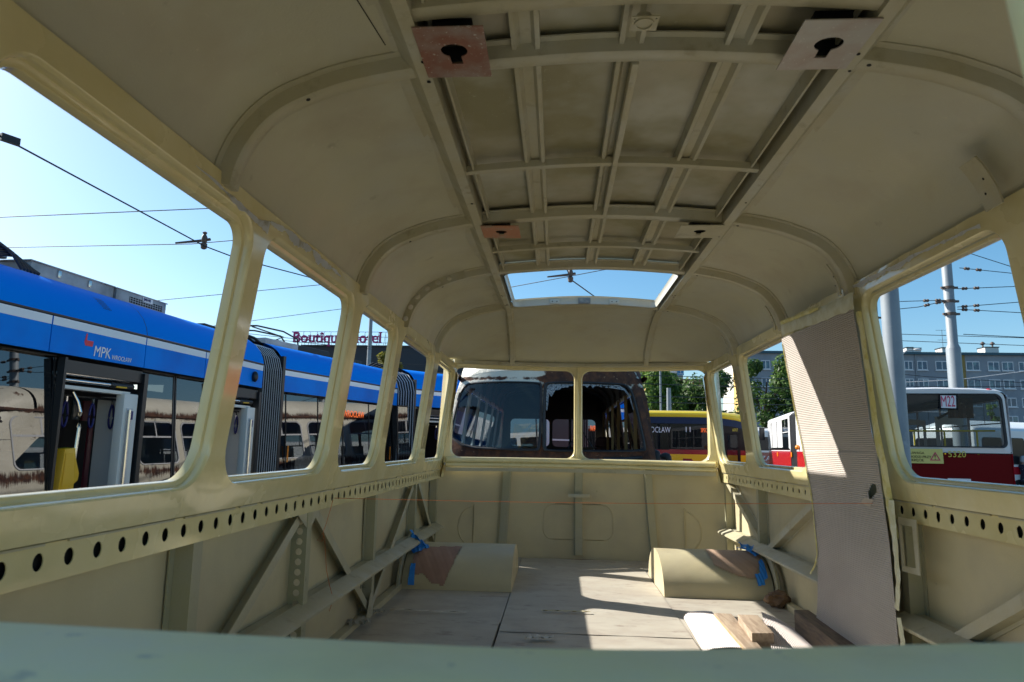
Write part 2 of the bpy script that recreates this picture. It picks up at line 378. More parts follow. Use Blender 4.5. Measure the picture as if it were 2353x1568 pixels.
m = MB(); m.plate([(-.018, 1.46), (.045, 1.46), (.043, 1.515), (-.018, 1.515)], [ellipse(.012, 1.486, .021, .018)], lambda u, v, d: (u, v, .985+d), .003); lp = m.build('lamp_plate', 'member paint', bus, 30)
m = MB(); m.lathe([(.023, 0), (.023, -.004), (.018, -.004), (.018, .02)], (.012, 1.486, .985), 18); m.build('ring', 'member paint', lp, 30)
m = MB()
for dx, dy in ((-.024, -.018), (.026, -.018), (0, .024)): m = MB(); m.lathe([(.002, 0), (.002, .001)], (.012+dx, 1.486+dy, .9842), 6); m.build('screw_hole', 'black', lp, 0)
# hatch rim
m = MB(); yh0, yh1, hx = HATCH
H0 = dense(rrect(-hx, hx, yh0+.02, yh1-.02, .055, .055, 5), .12); hc = (yh0+yh1)/2
m.loft([[(u*(1-o/hx), hc+(v-hc)*(1-o/.47), hz(u)-.004+zz) for u, v in H0] for o, zz in ((.0, .004), (.0, .040), (.008, .052), (-.02, .056), (-.02, .045))])
hr = m.build('hatch_frame', 'hatch paint', bus, 40)
for cx, mt in ((-.21, 'hatch paint'), (0, 'grey primer patch'), (.21, 'hatch paint')):
    m = MB(); m.obox((cx, 4.762, hz(cx)+.020), (.034 if cx else .042, 0, 0), (0, .006, 0), (0, 0, .016 if cx else .02)); pd = m.build('hinge_pad', mt, bus, 30, .002)
    if cx:
        [MB().lathe([(.004, 0), (.004, .001)], (cx+d, 4.7555, hz(cx)+.020), 8, (0, -1, 0)).build('screw_hole', 'black', pd, 0) for d in (-.016, .016)]
m = MB(); m.grid(lambda i, j: (-.53+1.06*i/20, 3.826, hz(-.53+1.06*i/20)+(.02, .095)[j]), 20, 1); m.build('hatch_lip', 'member paint', bus, 60)
# rear dome: from the last hoop down to the header of the rear windows
YR = 6.10
def yrear(x): return YR-.235*(abs(x)/1.10)**2.2
NS = len(SKIN)
def dome(i, t):
    x0, z0 = SKIN[i]; s = i/(NS-1)*2-1
    xe = 1.075*math.copysign(abs(s)**.92, s) if s else 0; ye = yrear(xe)-.02; ze = .735
    k = min(1, abs(x0)/1.075)
    xx = lerp(x0, xe, t**1.5); yy = lerp(YD, ye, sin(t*pi/2)**.95 if False else t**.92); zz = ze+(z0-ze)*(1-t**2.1)**.72 if z0 > ze else lerp(z0, ze, t)
    return V((xx, yy, zz))
m = MB(); m.grid(lambda i, j: dome(i, j/24), NS-1, 24); m.build('rear_dome_panel', 'roof paint', bus, 60)
for sg in (-1, 1):
    def rib_pt(j, dx=0):
        t = j/24; xt = sg*lerp(.548, .592, t)+dx; best = None
        for i in range(NS-1):
            a, b = dome(i, t), dome(i+1, t)
            if (a.x-xt)*(b.x-xt) <= 0: return a.lerp(b, (xt-a.x)/(b.x-a.x) if b.x != a.x else 0)
        return dome(0, t)
    path = []; ups = []
    for j in range(1, 25):
        a = rib_pt(j); n = (rib_pt(j, .03)-a).cross(a-rib_pt(j-1)).normalized(); n = n if n.z > 0 or n.y > 0 else -n
        if n.z < 0: n = -n
        path.append(a-n*.003); ups.append(n)
    m = MB(); m.sweep(path, [(-.034, 0), (-.022, -.004), (-.018, -.030), (.018, -.030), (.022, -.004), (.034, 0)], ups); m.build('dome_rib', 'member paint', bus, 30)
m = MB()
def skz(x): return interp([(p[0], p[1]) for p in SKIN], x)
for k in range(12): x, y = -.685+.055*k/12, 1.05+.53*k/12; m.add([(x, y, skz(x)-.0015), (x+.003, y, skz(x+.003)-.0015), (x+.003+.055/12, y+.53/12, skz(x+.006)-.0015), (x+.055/12, y+.53/12, skz(x+.004)-.0015)], [(0, 1, 2, 3)])
m.build('panel_joint', 'black', bus, 0)
# ------------------------------------------------------------------ side walls
def xin(z):
    b = 1.136-.125*z if z > -.135 else 1.153+(-.135-z)*.22
    return b+(max(0, z-.668)/.025)**2*.010
WIN = [(.93, 1.857), (1.937, 2.855), (2.968, 3.678), (3.79, 4.788), (4.962, 5.80)]
WZ0, WZ1 = -.130, .632
for sgn in (-1, 1):
    dz = .0 if sgn < 0 else .016
    fn = lambda u, v, d: (sgn*(xin(v)+d), u, v+dz)
    random.seed(11+sgn)
    top = []
    yy = 5.90
    while yy > .5:
        top.append((yy, .690+random.uniform(-.004, .004)+(.012 if random.random() < .12 else 0))); yy -= random.uniform(.05, .16)
    bump_rows = []
    outer = [(.46, -.200)]+[(.46+k*.1, -.200) for k in range(1, 55)]+[(5.90, -.200), (5.90, .1), (5.90, .4)]+top+[(.46, .69)]
    holes = [rrect(a, b, WZ0, WZ1, .085, .125, 9) for a, b in WIN]
    m = MB(); m.plate(outer, [list(h) for h in holes], fn)
    # rolled top edge, bottom hem
    m.loft([[fn(y, z, d) for y, z in [(.46, .69)]+top[::-1]] for d, in ((0,), (.035,))], False)
    wall = m.build('side_wall', 'frame paint', bus, 30)
    for a, b in WIN:
        m = MB(); L = []
        for o, d in ((0, 0), (.004, .003), (.0075, .010), (.008, .024), (.013, .027), (.022, .027), (.024, .030), (.0245, .052)):
            L.append([fn(u, v, d) for u, v in rrect(a+o, b-o*(1 if o < .014 else .75), WZ0+o, WZ1-o, max(.085-o, .03), .125-o, 9)])
        m.loft(L); m.build('window_frame', 'frame paint', wall, 50)
    # outer skin of the window belt
    m = MB(); m.plate([(.46, -.25), (5.90, -.25), (5.90, .74), (.46, .74)], [rrect(a+.0245, b-.0185, WZ0+.0245, WZ1-.0245, .06, .10, 9) for a, b in WIN], lambda u, v, d: (sgn*(xin(v)+.0525), u, v+dz)); m.build('outer_belt', 'frame paint', bus, 30)
    # perforated waist rail
    random.seed(5)
    hs = []; y = .60
    while y < 5.78:
        if sgn > 0 and 3.02 < y < 3.8: y += .088; continue
        r = .0155 if (sgn < 0 or y < 3.5) else .0125
        j = random.uniform(-.002, .002)
        h = ellipse(y+j, -.2385+j*.5, r*.92, r*1.12, 14)
        if random.random() < .3: h = [(u+random.uniform(-.002, .002), v+(random.uniform(-.009, 0) if v < -.2385-r*.6 else random.uniform(-.001, .001))) for u, v in h]
        hs.append(h); y += .0872 if (sgn < 0 or y < 3.5) else .098
    m = MB(); rx = 1.178
    m.plate(dense([(.46, -.280), (5.88, -.280), (5.88, -.203), (.46, -.203)], .3), hs, lambda u, v, d: (sgn*(rx+d), u, v+dz), .0025)
    m.grid(lambda i, j: (sgn*(rx+.003+.062*j), [.46, 5.88][i], -.280+dz), 1, 1); m.grid(lambda i, j: (sgn*(rx-.012+.062*j), [.46, 5.88][i], -.2015+dz), 1, 1)
    rl = m.build('perforated_rail', 'frame paint', bus, 30)
    m = MB(); m.box(*sorted((sgn*(rx+.012), sgn*(rx+.030))), .47, 5.87, -.2785+dz, -.2030+dz); m.build('rail_dark_fill', 'black', rl, 0)  # black fill behind the holes paints the shade inside the rail
    m = MB(); random.seed(21)
    yv = .5
    while yv < 5.7:
        Lg = random.uniform(.12, .45); m.box(*sorted((sgn*(rx-.006), sgn*(rx+.001))), yv, yv+Lg, -.2075+dz, -.2025+dz); yv += Lg+random.uniform(.02, .08)
    m.build('weld_bead', 'member paint', rl, 0)
    # lower outer skin
    m = MB(); ys = [.46+5.42*k/40 for k in range(41)]; zs = [-.97+.80*k/10 for k in range(11)]
    m.grid(lambda i, j: (sgn*(1.25+.006*sin(ys[i]*3.1)*sin(zs[j]*5)), ys[i], zs[j]+dz), 40, 10); m.build('side_panel', 'lower paint', bus, 60)
    m = MB(); m.box(*sorted((sgn*1.195, sgn*1.245)), .46, 5.85, -.95, -.905); m.build('skirting', 'lower paint', bus, 30, .003)
    def rib(y, z0=-.94, z1=-.275, wd=.05, mt='green member paint', nm='wall_rib'):
        sec = [(-.028, 0), (-.028, .004), (-.003, .004), (0, .055), (wd, .055), (wd+.003, .004), (wd+.02, .004), (wd+.02, 0)]
        m = MB(); m.loft([[(sgn*(1.247-b), y+a, z+dz) for a, b in sec] for z in (z0, z1)], True, True); return m.build(nm, mt, bus, 25)
    def brace(p, q, wd=.034, dep=.05, mt='member paint'):
        a = V((sgn*1.247, p[0], p[1]+dz)); b = V((sgn*1.247, q[0], q[1]+dz)); inw = V((-sgn, 0, 0))
        m = MB(); m.sweep([a, b], [(-wd-.012, 0), (-wd-.012, .003), (-wd, .004), (-wd, dep), (wd*.2, dep), (wd*.2, dep-.004), (-wd+.005, dep-.004), (-wd+.005, 0)], inw); return m.build('diagonal_brace', mt, bus, 25)
    def seat_rail(ya, yb, zt=-.635):
        sec = [(1.246, 0), (1.205, -.002), (1.200, .004), (1.140, -.022), (1.128, -.030), (1.128, -.040), (1.136, -.046), (1.20, -.050), (1.246, -.050)]
        zz = lambda y: zt-.012*max(0, (y-4)/2)
        m = MB(); m.loft([[(sgn*x, y, zz(y)+z+dz) for x, z in sec] for y in (ya, (ya+yb)/2, yb)], True, True); return m.build('seat_rail', 'member paint', bus, 25)
    if sgn < 0:
        rib(1.905); rib(3.84); rib(4.94); rib(5.80)
        # perforated upright
        m = MB()
        m.plate(dense([(1.183, -.94), (1.247, -.94), (1.247, -.28), (1.183, -.28)], .2), [ellipse(1.213, -.315-.0395*k, .0135, .0135, 12) for k in range(15)], lambda u, v, d: (-u, 2.765+d, v), .003)
        m.box(-1.186, -1.183, 2.768, 2.815, -.94, -.28); m.build('perforated_upright', 'green member paint', bus, 30)
        brace((2.72, -.28), (1.55, -.96)); brace((2.86, -.28), (3.86, -.93)); brace((4.87, -.285), (3.86, -.88)); brace((5.05, -.28), (5.88, -.85))
        m = MB(); m.add([(-1.186, 3.80, -.80), (-1.186, 3.83, -.80), (-1.186, 3.88, -.94), (-1.186, 3.72, -.94)], [(0, 1, 2, 3)]); m.add([(-1.186, 2.66, -.279), (-1.186, 2.90, -.279), (-1.186, 2.80, -.36)], [(0, 1, 2)]); m.build('gusset', 'member paint', bus, 0)
        seat_rail(1.2, 5.84)
    else:
        rib(2.88); rib(4.88); rib(5.80); rib(3.72)
        brace((5.86, -.27), (4.92, -.64)); brace((3.90, -.285), (4.80, -.67)); brace((2.0, -.31), (2.85, -.78))
        seat_rail(3.55, 5.86); seat_rail(.8, 2.93)
        m = MB(); m.plate([(2.838, -.468), (2.705, -.462), (2.708, -.262), (2.842, -.264)], [[(2.815, -.445), (2.730, -.440), (2.738, -.290), (2.822, -.292)]], lambda u, v, d: (1.150+d, u, v+.016), .004); m.build('hanging_frame', 'member paint', bus, 30)
    # brackets at the hoop feet
    if sgn > 0:
        for y, z0, L_, wd in ((1.90, .69, .135, .075), (2.96, .685, .125, .028), (3.84, .685, .125, .026), (4.87, .685, .12, .026)):
            P = [p for p in zip(FULL, NRM) if p[0][0] > 0 and z0-.02 < p[0][1] < z0+L_]
            m = MB(); m.sweep([(p[0][0]-p[1][0]*.010, y, p[0][1]-p[1][1]*.010) for p in P], [(-wd/2, 0), (wd/2, 0), (wd/2, .006), (-wd/2, .006)], [(p[1][0], 0, p[1][1]) for p in P]); b_ = m.build('bracket', 'member paint', bus, 30)
            m = MB(); 
            for f in (.35, .6): p = P[int(len(P)*f)]; m.lathe([(.0035, 0), (.0035, .001)], (p[0][0]-p[1][0]*.0105, y+(f-.48)*.08, p[0][1]-p[1][1]*.0105), 8, (-p[1][0], 0, -p[1][1]))
            m.build('screw_hole', 'black', b_, 0)
    for y in (1.73, 2.94, 3.82, 4.85):
        m = MB(); P = [p for p in zip(FULL, NRM) if p[0][0]*sgn > .3 and p[0][0]*sgn < 1.0]; p = P[len(P)//3]
        m.lathe([(.006, 0), (.006, .001)], (p[0][0]-p[1][0]*.0006, y-.08 if y < 2 else y-.02, p[0][1]-p[1][1]*.0006), 8, (-p[1][0], 0, -p[1][1])); m.build('bolt_hole', 'black', bus, 0)
def streak(sgn, pts, seed):
    """ragged near-white streak laid along the top rail; pts = (y, z, height)"""
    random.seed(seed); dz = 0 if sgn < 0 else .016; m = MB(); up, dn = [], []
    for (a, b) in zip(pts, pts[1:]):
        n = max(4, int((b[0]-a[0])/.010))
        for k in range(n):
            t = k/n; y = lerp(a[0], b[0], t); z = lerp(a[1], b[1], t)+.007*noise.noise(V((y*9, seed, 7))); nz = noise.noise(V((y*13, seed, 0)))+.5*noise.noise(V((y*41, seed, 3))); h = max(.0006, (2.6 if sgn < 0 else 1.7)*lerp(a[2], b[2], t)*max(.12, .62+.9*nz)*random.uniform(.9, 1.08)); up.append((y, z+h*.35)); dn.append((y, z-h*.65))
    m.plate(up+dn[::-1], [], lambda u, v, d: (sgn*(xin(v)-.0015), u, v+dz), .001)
    return m.build('seam_streak', 'seam filler', bus, 0)
streak(-1, [(1.50, .655, .001), (1.60, .648, .005), (1.72, .640, .008), (1.86, .634, .010), (1.94, .642, .030)], 3)
streak(-1, [(1.93, .655, .004), (2.02, .664, .014), (2.20, .668, .016), (2.36, .664, .014), (2.48, .660, .012), (2.62, .664, .002)], 8)
streak(1, [(2.02, .650, .016), (2.08, .655, .006), (2.22, .660, .008), (2.36, .664, .009), (2.48, .664, .018), (2.62, .664, .016), (2.74, .667, .020), (2.86, .672, .012), (2.96, .676, .010)], 5)
# ------------------------------------------------------------------ rear end
def rear(u, v, d): 
    return (u, yrear(u)+d+.02*max(0, (v-.1))*-1.0*0, v)
rw = [rrect(-1.100, -.030, -.112, .682, .085, .085, 8), rrect(.026, 1.092, -.112, .682, .085, .085, 8)]
m = MB(); m.plate(dense([(-1.15, -.150), (1.15, -.150), (1.125, .735), (-1.125, .735)], .09), [dense(h, .09) for h in rw], rear)
rf = m.build('rear_window_frame', 'frame paint', bus, 40)
for (a, b) in ((-1.100, -.030), (.026, 1.092)):
    m = MB(); L = []
    for o, d in ((0, 0), (.003, .004), (.004, .016), (.010, .020), (.010, .045)):
        L.append([rear(u, v, d) for u, v in dense(rrect(a+o, b-o, -.112+o, .682-o, .085-o, None, 8), .09)])
    m.loft(L); m.build('window_rim', 'frame paint', rf, 40)
m = MB(); m.tube([(-.004, YR-.004, z) for z in (-.13, 0, .3, .6, .71)], .011, 8); m.build('centre_post', 'frame paint', bus, 40)
X = [-1.09+2.18*k/40 for k in range(41)]
m = MB(); m.sweep([(x, yrear(x)-.012, .722-.02*(abs(x)/1.09)**2*0) for x in X], [(-.03, -.012), (-.024, -.018), (.02, -.018), (.03, -.01), (.03, .012), (.0, .024), (-.03, .014)], (0, 0, 1)); m.build('rear_header', 'member paint', bus, 40)
X2 = [-1.13+2.26*k/40 for k in range(41)]
m = MB(); m.tube([(x, yrear(x)-.010, -.124) for x in X2], .024, 12); m.tube([(x, yrear(x)-.002, -.165) for x in X2], .019, 10); m.build('rear_sill', 'frame paint', bus, 60)
m = MB(); zs = [-.96+.79*k/14 for k in range(15)]; X3 = [-1.25+2.5*k/50 for k in range(51)]
def rearlow(x, z): return YR+.06-.30*(abs(x)/1.25)**2.2+.05*sin((z+.97)/.8*pi)
m.grid(lambda i, j: (X3[i], rearlow(X3[i], zs[j]), zs[j]), 50, 14); m.build('rear_panel', 'lower paint', bus, 60)
m = MB(); m.sweep([(x, yrear(x)+.002, -.205) for x in X2], [(-.003, -.016), (.003, -.016), (.003, .016), (-.003, .016)], (0, 0, 1)); m.build('rear_strap', 'member paint', bus, 30)
for x0, x1, wd in ((-.62, -.66, .032), (.005, .008, .030), (.600, .655, .030)):
    m = MB(); Z = [-.175, -.3, -.45, -.6, -.75, -.93]
    m.sweep([(lerp(x0, x1, (z+.175)/-.75), rearlow(lerp(x0, x1, (z+.175)/-.75), z)-.002, z) for z in Z], [(-wd-.008, 0), (-wd, .004), (-wd, .040), (wd, .040), (wd, .004), (wd+.008, 0)], (0, -1, 0)); m.build('rear_rib', 'green member paint', bus, 30)
m = MB(); m.box(-.085, .10, YR+.004, YR+.010, -.435, -.405); m.build('cross_strap', 'member paint', bus, 30, .002)
def bead(pts, r=.008): m = MB(); m.tube([(x, rearlow(x, z)-.001, z) for x, z in pts+[pts[0]]], r, 6); return m
bead(rrect(-.30, .305, -.80, -.50, .10, .08, 8), .0035).build('pressed_hatch', 'lower paint', bus, 60)
for s in (-1, 1):
    P = [(s*.90, -.505), (s*.90, -.84)]+[(s*(.90+.13*sin(a)), -.69-.165*cos(a)) for a in [k*pi/10 for k in range(1, 10)]]+[(s*.92, -.53)]
    bead(P, .006).build('pressed_lamp_recess', 'lower paint', bus, 60)
    m = MB(); zz = [-.27, -.205, -.15, 0, .3, .6, .74]
    m.loft([[(s*(xin(z)-.002 if z > -.16 else 1.15), 5.885-.02*0, z), (s*(xin(z)-.014), yrear(1.115)-.004, z), (s*(xin(z)-.010), yrear(1.115)+.05, z), (s*(xin(z)+.045), 5.93, z)] for z in zz], True, True); m.build('corner_post', 'frame paint', bus, 60)
# ------------------------------------------------------------------ floor
ZF = -.94
def fpanel(x0, x1, y0, y1, z=ZF, name='floor_panel'):
    m = MB(); nx, ny = 12, 16
    m.grid(lambda i, j: (lerp(x0, x1, i/nx), lerp(y0, y1, j/ny), z+.0015*sin(i*1.3)*sin(j*1.1)), nx, ny)
    m.box(x0, x1, y0, y1, z-.024, z-.004); return m.build(name, 'floor paint', bus, 60)
fpanel(-.476, .50, 3.660, 6.00, ZF+.003); fpanel(-.476, .50, .46, 3.655, ZF+.001)
fpanel(-1.2, -.482, 3.852, 6.05, ZF-.001); fpanel(-1.2, -.486, .46, 3.846, ZF+.010); fpanel(.505, 1.2, 3.05, 6.05, ZF-.001); fpanel(.505, 1.2, .46, 3.045, ZF-.001)
m = MB(); m.box(-1.25, 1.25, .46, 6.2, -1.02, -.97); m.build('subfloor', 'black', bus)
AY0, AY1, AH = 4.62, 5.40, .245
def arch(x, t, o=0.0):
    """t 0..1 over the hump from its near foot"""
    a = pi*(1-t); c = (AY0+AY1)/2; 
    return V((x, c+((AY1-AY0)/2+o)*cos(a)*(1-.12*sin(a)), ZF+(AH+o)*sin(a)**.8))
for s in (-1, 1):
    xi = -.475 if s < 0 else .508
    m = MB(); m.grid(lambda i, j: arch(lerp(xi, s*1.2, i/12), j/32), 12, 32)
    m.add([arch(xi, j/32) for j in range(33)], [tuple(range(33))])
    ar = m.build('wheel_arch', 'lower paint', bus, 40)
    m = MB(); m.loft([[arch(s*1.2, j/24, .03) for j in range(25)], [arch(s*1.2, j/24, .09) for j in range(25)], [arch(s*1.215, j/24, .09) for j in range(25)], [arch(s*1.215, j/24, .03) for j in range(25)]], False); m.build('arch_rim', 'green member paint', bus, 40)
# ------------------------------------------------------------------ front end: the sill the camera looks over, the leaning centre post, the header above the view
m = MB(); n = 120
LE = [atz(px, py, -.1165) for px, py in ((-500, 1414), (0, 1424), (400, 1437), (780, 1449), (1176, 1465), (1550, 1472), (1950, 1472), (2353, 1472), (2800, 1472))]
LE = [(-1.2, LE[0].y-.01)]+[(p.x, p.y) for p in LE]+[(1.2, LE[-1].y)]
def front_y(x): return interp(LE, x)
Xf = [-1.16+2.32*k/n for k in range(n+1)]
m.loft([[(x, front_y(x), -.150) for x in Xf], [(x, front_y(x)+.004, -.122+.003*sin(x*7)) for x in Xf], [(x, front_y(x)-.012, -.1165+.003*sin(x*7)) for x in Xf], [(x, front_y(x)-.10, -.1165+.002*sin(x*9)) for x in Xf], [(x, front_y(x)-.16, -.122) for x in Xf], [(x, front_y(x)-.17, -.30) for x in Xf]], False)
m.build('front_sill', 'ledge paint', bus, 50)
m = MB(); m.grid(lambda i, j: (Xf[i*6], front_y(Xf[i*6])-.168, -1.1+.82*j/4), 20, 4); m.build('front_panel', 'ledge paint', bus, 60)
m = MB(); a = aty(2350, -20, .345); b = aty(2394, 150, .325); c = b+(b-a)*1.6
m.sweep([a+(a-b)*2.0, a, b, c], [(-.0, -.012), (.03, -.012), (.034, 0), (.03, .012), (.0, .012), (-.004, 0)], (0, 1, 0)); m.build('front_centre_post', 'ledge paint', bus, 50)
m = MB(); q = [(x, z) for x, z in SKIN]; m.plate(q+[(1.08, .60), (-1.08, .60)], [], lambda u, v, d: (u, .455, v)); m.build('front_header', 'frame paint', bus, 30)
# ------------------------------------------------------------------ loose things in the bus
def corrugated(name, hi, lo):
    m = bpy.data.materials.new(name); m.use_nodes = True; b = m.node_tree.nodes['Principled BSDF']; nt = m.node_tree
    n = nd(nt, 'ShaderNodeTexNoise', Scale=3.0, Detail=5.0); tc = nt.nodes.new('ShaderNodeTexCoord'); nt.links.new(tc.outputs['Object'], n.inputs['Vector'])
    mx = nt.nodes.new('ShaderNodeMix'); mx.data_type = 'RGBA'; mx.inputs[6].default_value = (*lo, 1); mx.inputs[7].default_value = (*hi, 1)
    mr = nd(nt, 'ShaderNodeMapRange'); mr.inputs[1].default_value = .3; mr.inputs[2].default_value = .7; nt.links.new(n.outputs[0], mr.inputs[0]); nt.links.new(mr.outputs[0], mx.inputs[0])
    nt.links.new(mx.outputs[2], b.inputs['Base Color']); b.inputs['Roughness'].default_value = .75; MATS[name] = m
corrugated('card', (.455, .415, .375), (.40, .36, .32)); corrugated('pale card', (.70, .63, .60), (.62, .55, .51))
mat('masking tape', (.62, .56, .20), .5, var=[((.70, .66, .36), 14, .45, .6, 4), ((.52, .46, .15), 30, .55, .7, 4)], bump=[(60, .002)])
mat('old tape', (.60, .58, .38), .5, var=[((.68, .68, .52), 14, .45, .6, 4)], bump=[(50, .002)])
mat('kraft paper', (.50, .345, .24), .7, var=[((.45, .30, .205), 5, .4, .7, 3)], bump=[(9, .002)])
mat('red brown paper', (.35, .215, .165), .7, var=[((.29, .17, .125), 5, .4, .7, 3)], bump=[(9, .002)]); mat('blue tape', (.02, .25, .78), .5, var=[((.04, .32, .85), 25, .45, .65, 4)], bump=[(40, .004)])
def wood(name, c0, c1, c2):
    mat(name, c0, .75, vec=(9, 1.0, 9), var=[(c1, 6, .42, .62, 6), (c2, 3, .55, .75, 5), ((.05, .04, .03), 14, .68, .75, 3)], bump=[(30, .003)])
wood('old timber', (.42, .325, .23), (.29, .21, .145), (.50, .41, .31)); wood('dark timber', (.19, .14, .095), (.10, .075, .055), (.27, .20, .13))
mat('sawn timber', (.50, .36, .19), .7, var=[((.38, .25, .12), 12, .45, .65, 5), ((.12, .08, .05), 9, .62, .72, 4)], bump=[(50, .002)])
mat('orange string', (.62, .15, .03), .6); mat('film', (.55, .53, .46), .3, var=[((.42, .39, .33), 20, .5, .65, 4)]); mat('tape scrap', (.55, .50, .33), .5)
# the big corrugated sheet taped over the window on the sunny side
EL = [(778, 1796), (787, 1796.6), (927, 1822), (1043, 1846), (1136, 1863), (1273, 1878.6), (1365, 1879), (1410, 1877), (1490, 1868)]
ER = [(708, 1960.6), (713.5, 1961), (824.6, 1979.5), (995.5, 2003), (1034, 2013.6), (1253, 2044.4), (1482, 2065), (1560, 2071)]
def sheet_x(z):
    return 1.098-.118*z if z > -.12 else (1.112+.012*(-.12-z) if z > -.62 else 1.118-.10*(z+.62)**2*1.0)
def on_sheet(px, py, o=0.0):
    x = 1.09
    for _ in range(6): p = atx(px, py, x-o); x = sheet_x(p.z)
    return atx(px, py, x-o)
def sheet_px(u, v):
    ya, yb = lerp(778, 1495, v), lerp(708, 1560, v)
    xa, xb = interp(EL, ya), interp(ER, yb); t = u
    return lerp(xa, xb, t)+4*sin(pi*t)*0, lerp(ya, yb, t)+10*sin(pi*t)*v*1.5
NU, NV = 46, 1020
hole = [(1999, 1128), (2006, 1112), (2013, 1113), (2016, 1122), (2015, 1133), (2003, 1149), (1999, 1147), (1998, 1136)]
def inside(p, poly):
    c = False
    for i in range(len(poly)):
        (x1, y1), (x2, y2) = poly[i], poly[i-1]
        if (y1 > p[1]) != (y2 > p[1]) and p[0] < (x2-x1)*(p[1]-y1)/(y2-y1)+x1: c = not c
    return c
edge = [[on_sheet(*sheet_px(u, k/60)) for k in range(61)] for u in [i/NU for i in range(NU+1)]]
def sheet_pt(i, j):
    t = j/NV*60; k = min(59, int(t)); p = edge[i][k].lerp(edge[i][k+1], t-k)
    z = p.z; bulge = .010*sin(i/NU*pi)*(1 if z < 0 else .35)
    return p+V((-.0011*sin(z/.0088*2*pi)-bulge, 0, 0))
random.seed(4)
m = MB(); m.grid(sheet_pt, NU, NV, lambda i, j: inside(tuple(sheet_px((i+.5)/NU, (j+.5)/NV)), hole))
p0 = on_sheet(1935, 1300)
card = m.build('cardboard_sheet', 'card', None, 0)
tag(card, 'tall corrugated cardboard sheet taped over the window beside the two timber blocks', 'cardboard')
def strip(pts_px, w0, w1, name, mt, par, o=.006, seed=1, rag=.15):
    """tape strip: pixel-measured run of its middle on the sheet plane, width in metres across"""
    random.seed(seed); m = MB(); P = []
    n = len(pts_px)
    for k in range((n-1)*5+1):
        i = min(n-2, k//5); t = (k-5*i)/5; px = lerp(pts_px[i][0], pts_px[i+1][0], t); py = lerp(pts_px[i][1], pts_px[i+1][1], t); P.append(on_sheet(px, py, o))
    L, Rr = [], []
    for k, p in enumerate(P):
        d = (P[min(k+1, len(P)-1)]-P[max(k-1, 0)]).normalized(); s = d.cross(V((1, 0, 0))).normalized(); f = k/(len(P)-1)
        h = lerp(w0, w1, f)/2; a = random.uniform(1-rag, 1+rag); b = random.uniform(1-rag, 1+rag)
        L.append((p+s*h*a+V((random.uniform(0, .004), 0, 0)), p+s*h*.4+V((-.002-random.uniform(0, .002), 0, 0)), p-s*h*.4+V((-random.uniform(0, .003), 0, 0)), p-s*h*b+V((random.uniform(0, .004), 0, 0))))
    m.loft(L, False)
    return m.build(name, mt, par, 60)
strip([(1972, 716), (1990, 830), (2013, 990), (2026, 1060), (2045, 1165), (2058, 1240)], .050, .062, 'tape_strip', 'masking tape', card, .006, 1)
strip([(2046, 1150), (2056, 1250), (2063, 1330), (2060, 1400)], .045, .035, 'tape_strip', 'old tape', card, .012, 5)
strip([(2064, 1420), (2072, 1470), (2076, 1520)], .035, .035, 'tape_strip', 'old tape', card, .010, 6)
strip([(1796, 757), (1850, 736), (1910, 712), (1962, 690)], .065, .070, 'tape_strip', 'old tape', card, .006, 2)
strip([(1794, 742), (1830, 728), (1880, 707)], .022, .02, 'tape_strip', 'masking tape', card, .010, 3)
strip([(1797, 790), (1823, 927), (1847, 1043), (1864, 1136), (1878, 1273), (1872, 1300), (1862, 1318)], .008, .010, 'tape_strip', 'masking tape', card, .006, 4)
m = MB(); c = on_sheet(2003, 1155, .008)
m.add([c+V((0, -.02, .012)), c+V((-.03, -.005, .02)), c+V((-.035, .02, -.004)), c+V((-.004, .012, -.02))], [(0, 1, 2, 3)]); m.build('torn_flap', 'card', card, 0)
# corrugated offcuts lying on the floor
def offcut(name, pts, pitch, label, group=None, amp=.0014, mt='pale card'):
    """pts: cross-section (metres from left edge, height) ; runs along rows (near point, far point)"""
    return None
def lay(name, a0, a1, b0, b1, prof, label, pitch=.0085, rows=260, mt='pale card'):
    """sheet between long edges a0-a1 (left, far->near) and b0-b1 (right); prof gives height over t 0..1 across; ridges run lengthwise"""
    m = MB(); a0, a1, b0, b1 = V(a0), V(a1), V(b0), V(b1); wd = (b0-a0).length
    def f(i, j):
        t = j/rows; s = i/14; p = a0.lerp(b0, t).lerp(a1.lerp(b1, t), s); dx, h = prof(t, s)
        return p+V((dx, 0, h+.0015*sin(t*wd/pitch*2*pi)))
    m.grid(f, 14, rows); o = m.build(name, mt, None, 0); return tag(o, label, 'cardboard')
def pz(px, py, z): return atz(px, py, z)
def roll(t, s):                                     # left edge rolled under
    h = .035*sqrt(max(0, 1-(1-min(1, t/.28))**2)) if t < .28 else .035+.006*sin((t-.28)*3.5)
    return (.0, h+.004)
lay('corrugated_offcut', pz(1571, 1422, ZF), pz(1622, 1510, ZF), pz(1637, 1424, ZF), pz(1709, 1512, ZF), roll, 'pale corrugated cardboard offcut with a rolled edge, lying left of the timber plank')
lay('corrugated_offcut', pz(1750, 1432, ZF), pz(1778, 1530, ZF), pz(1836, 1452, ZF), pz(1920, 1524, ZF), lambda t, s: (0, .055*(1-t)**1.3*(1-.2*s)+.012*sin(t*pi)+.004), 'pale corrugated cardboard offcut sagging between the square block and the dark beam')
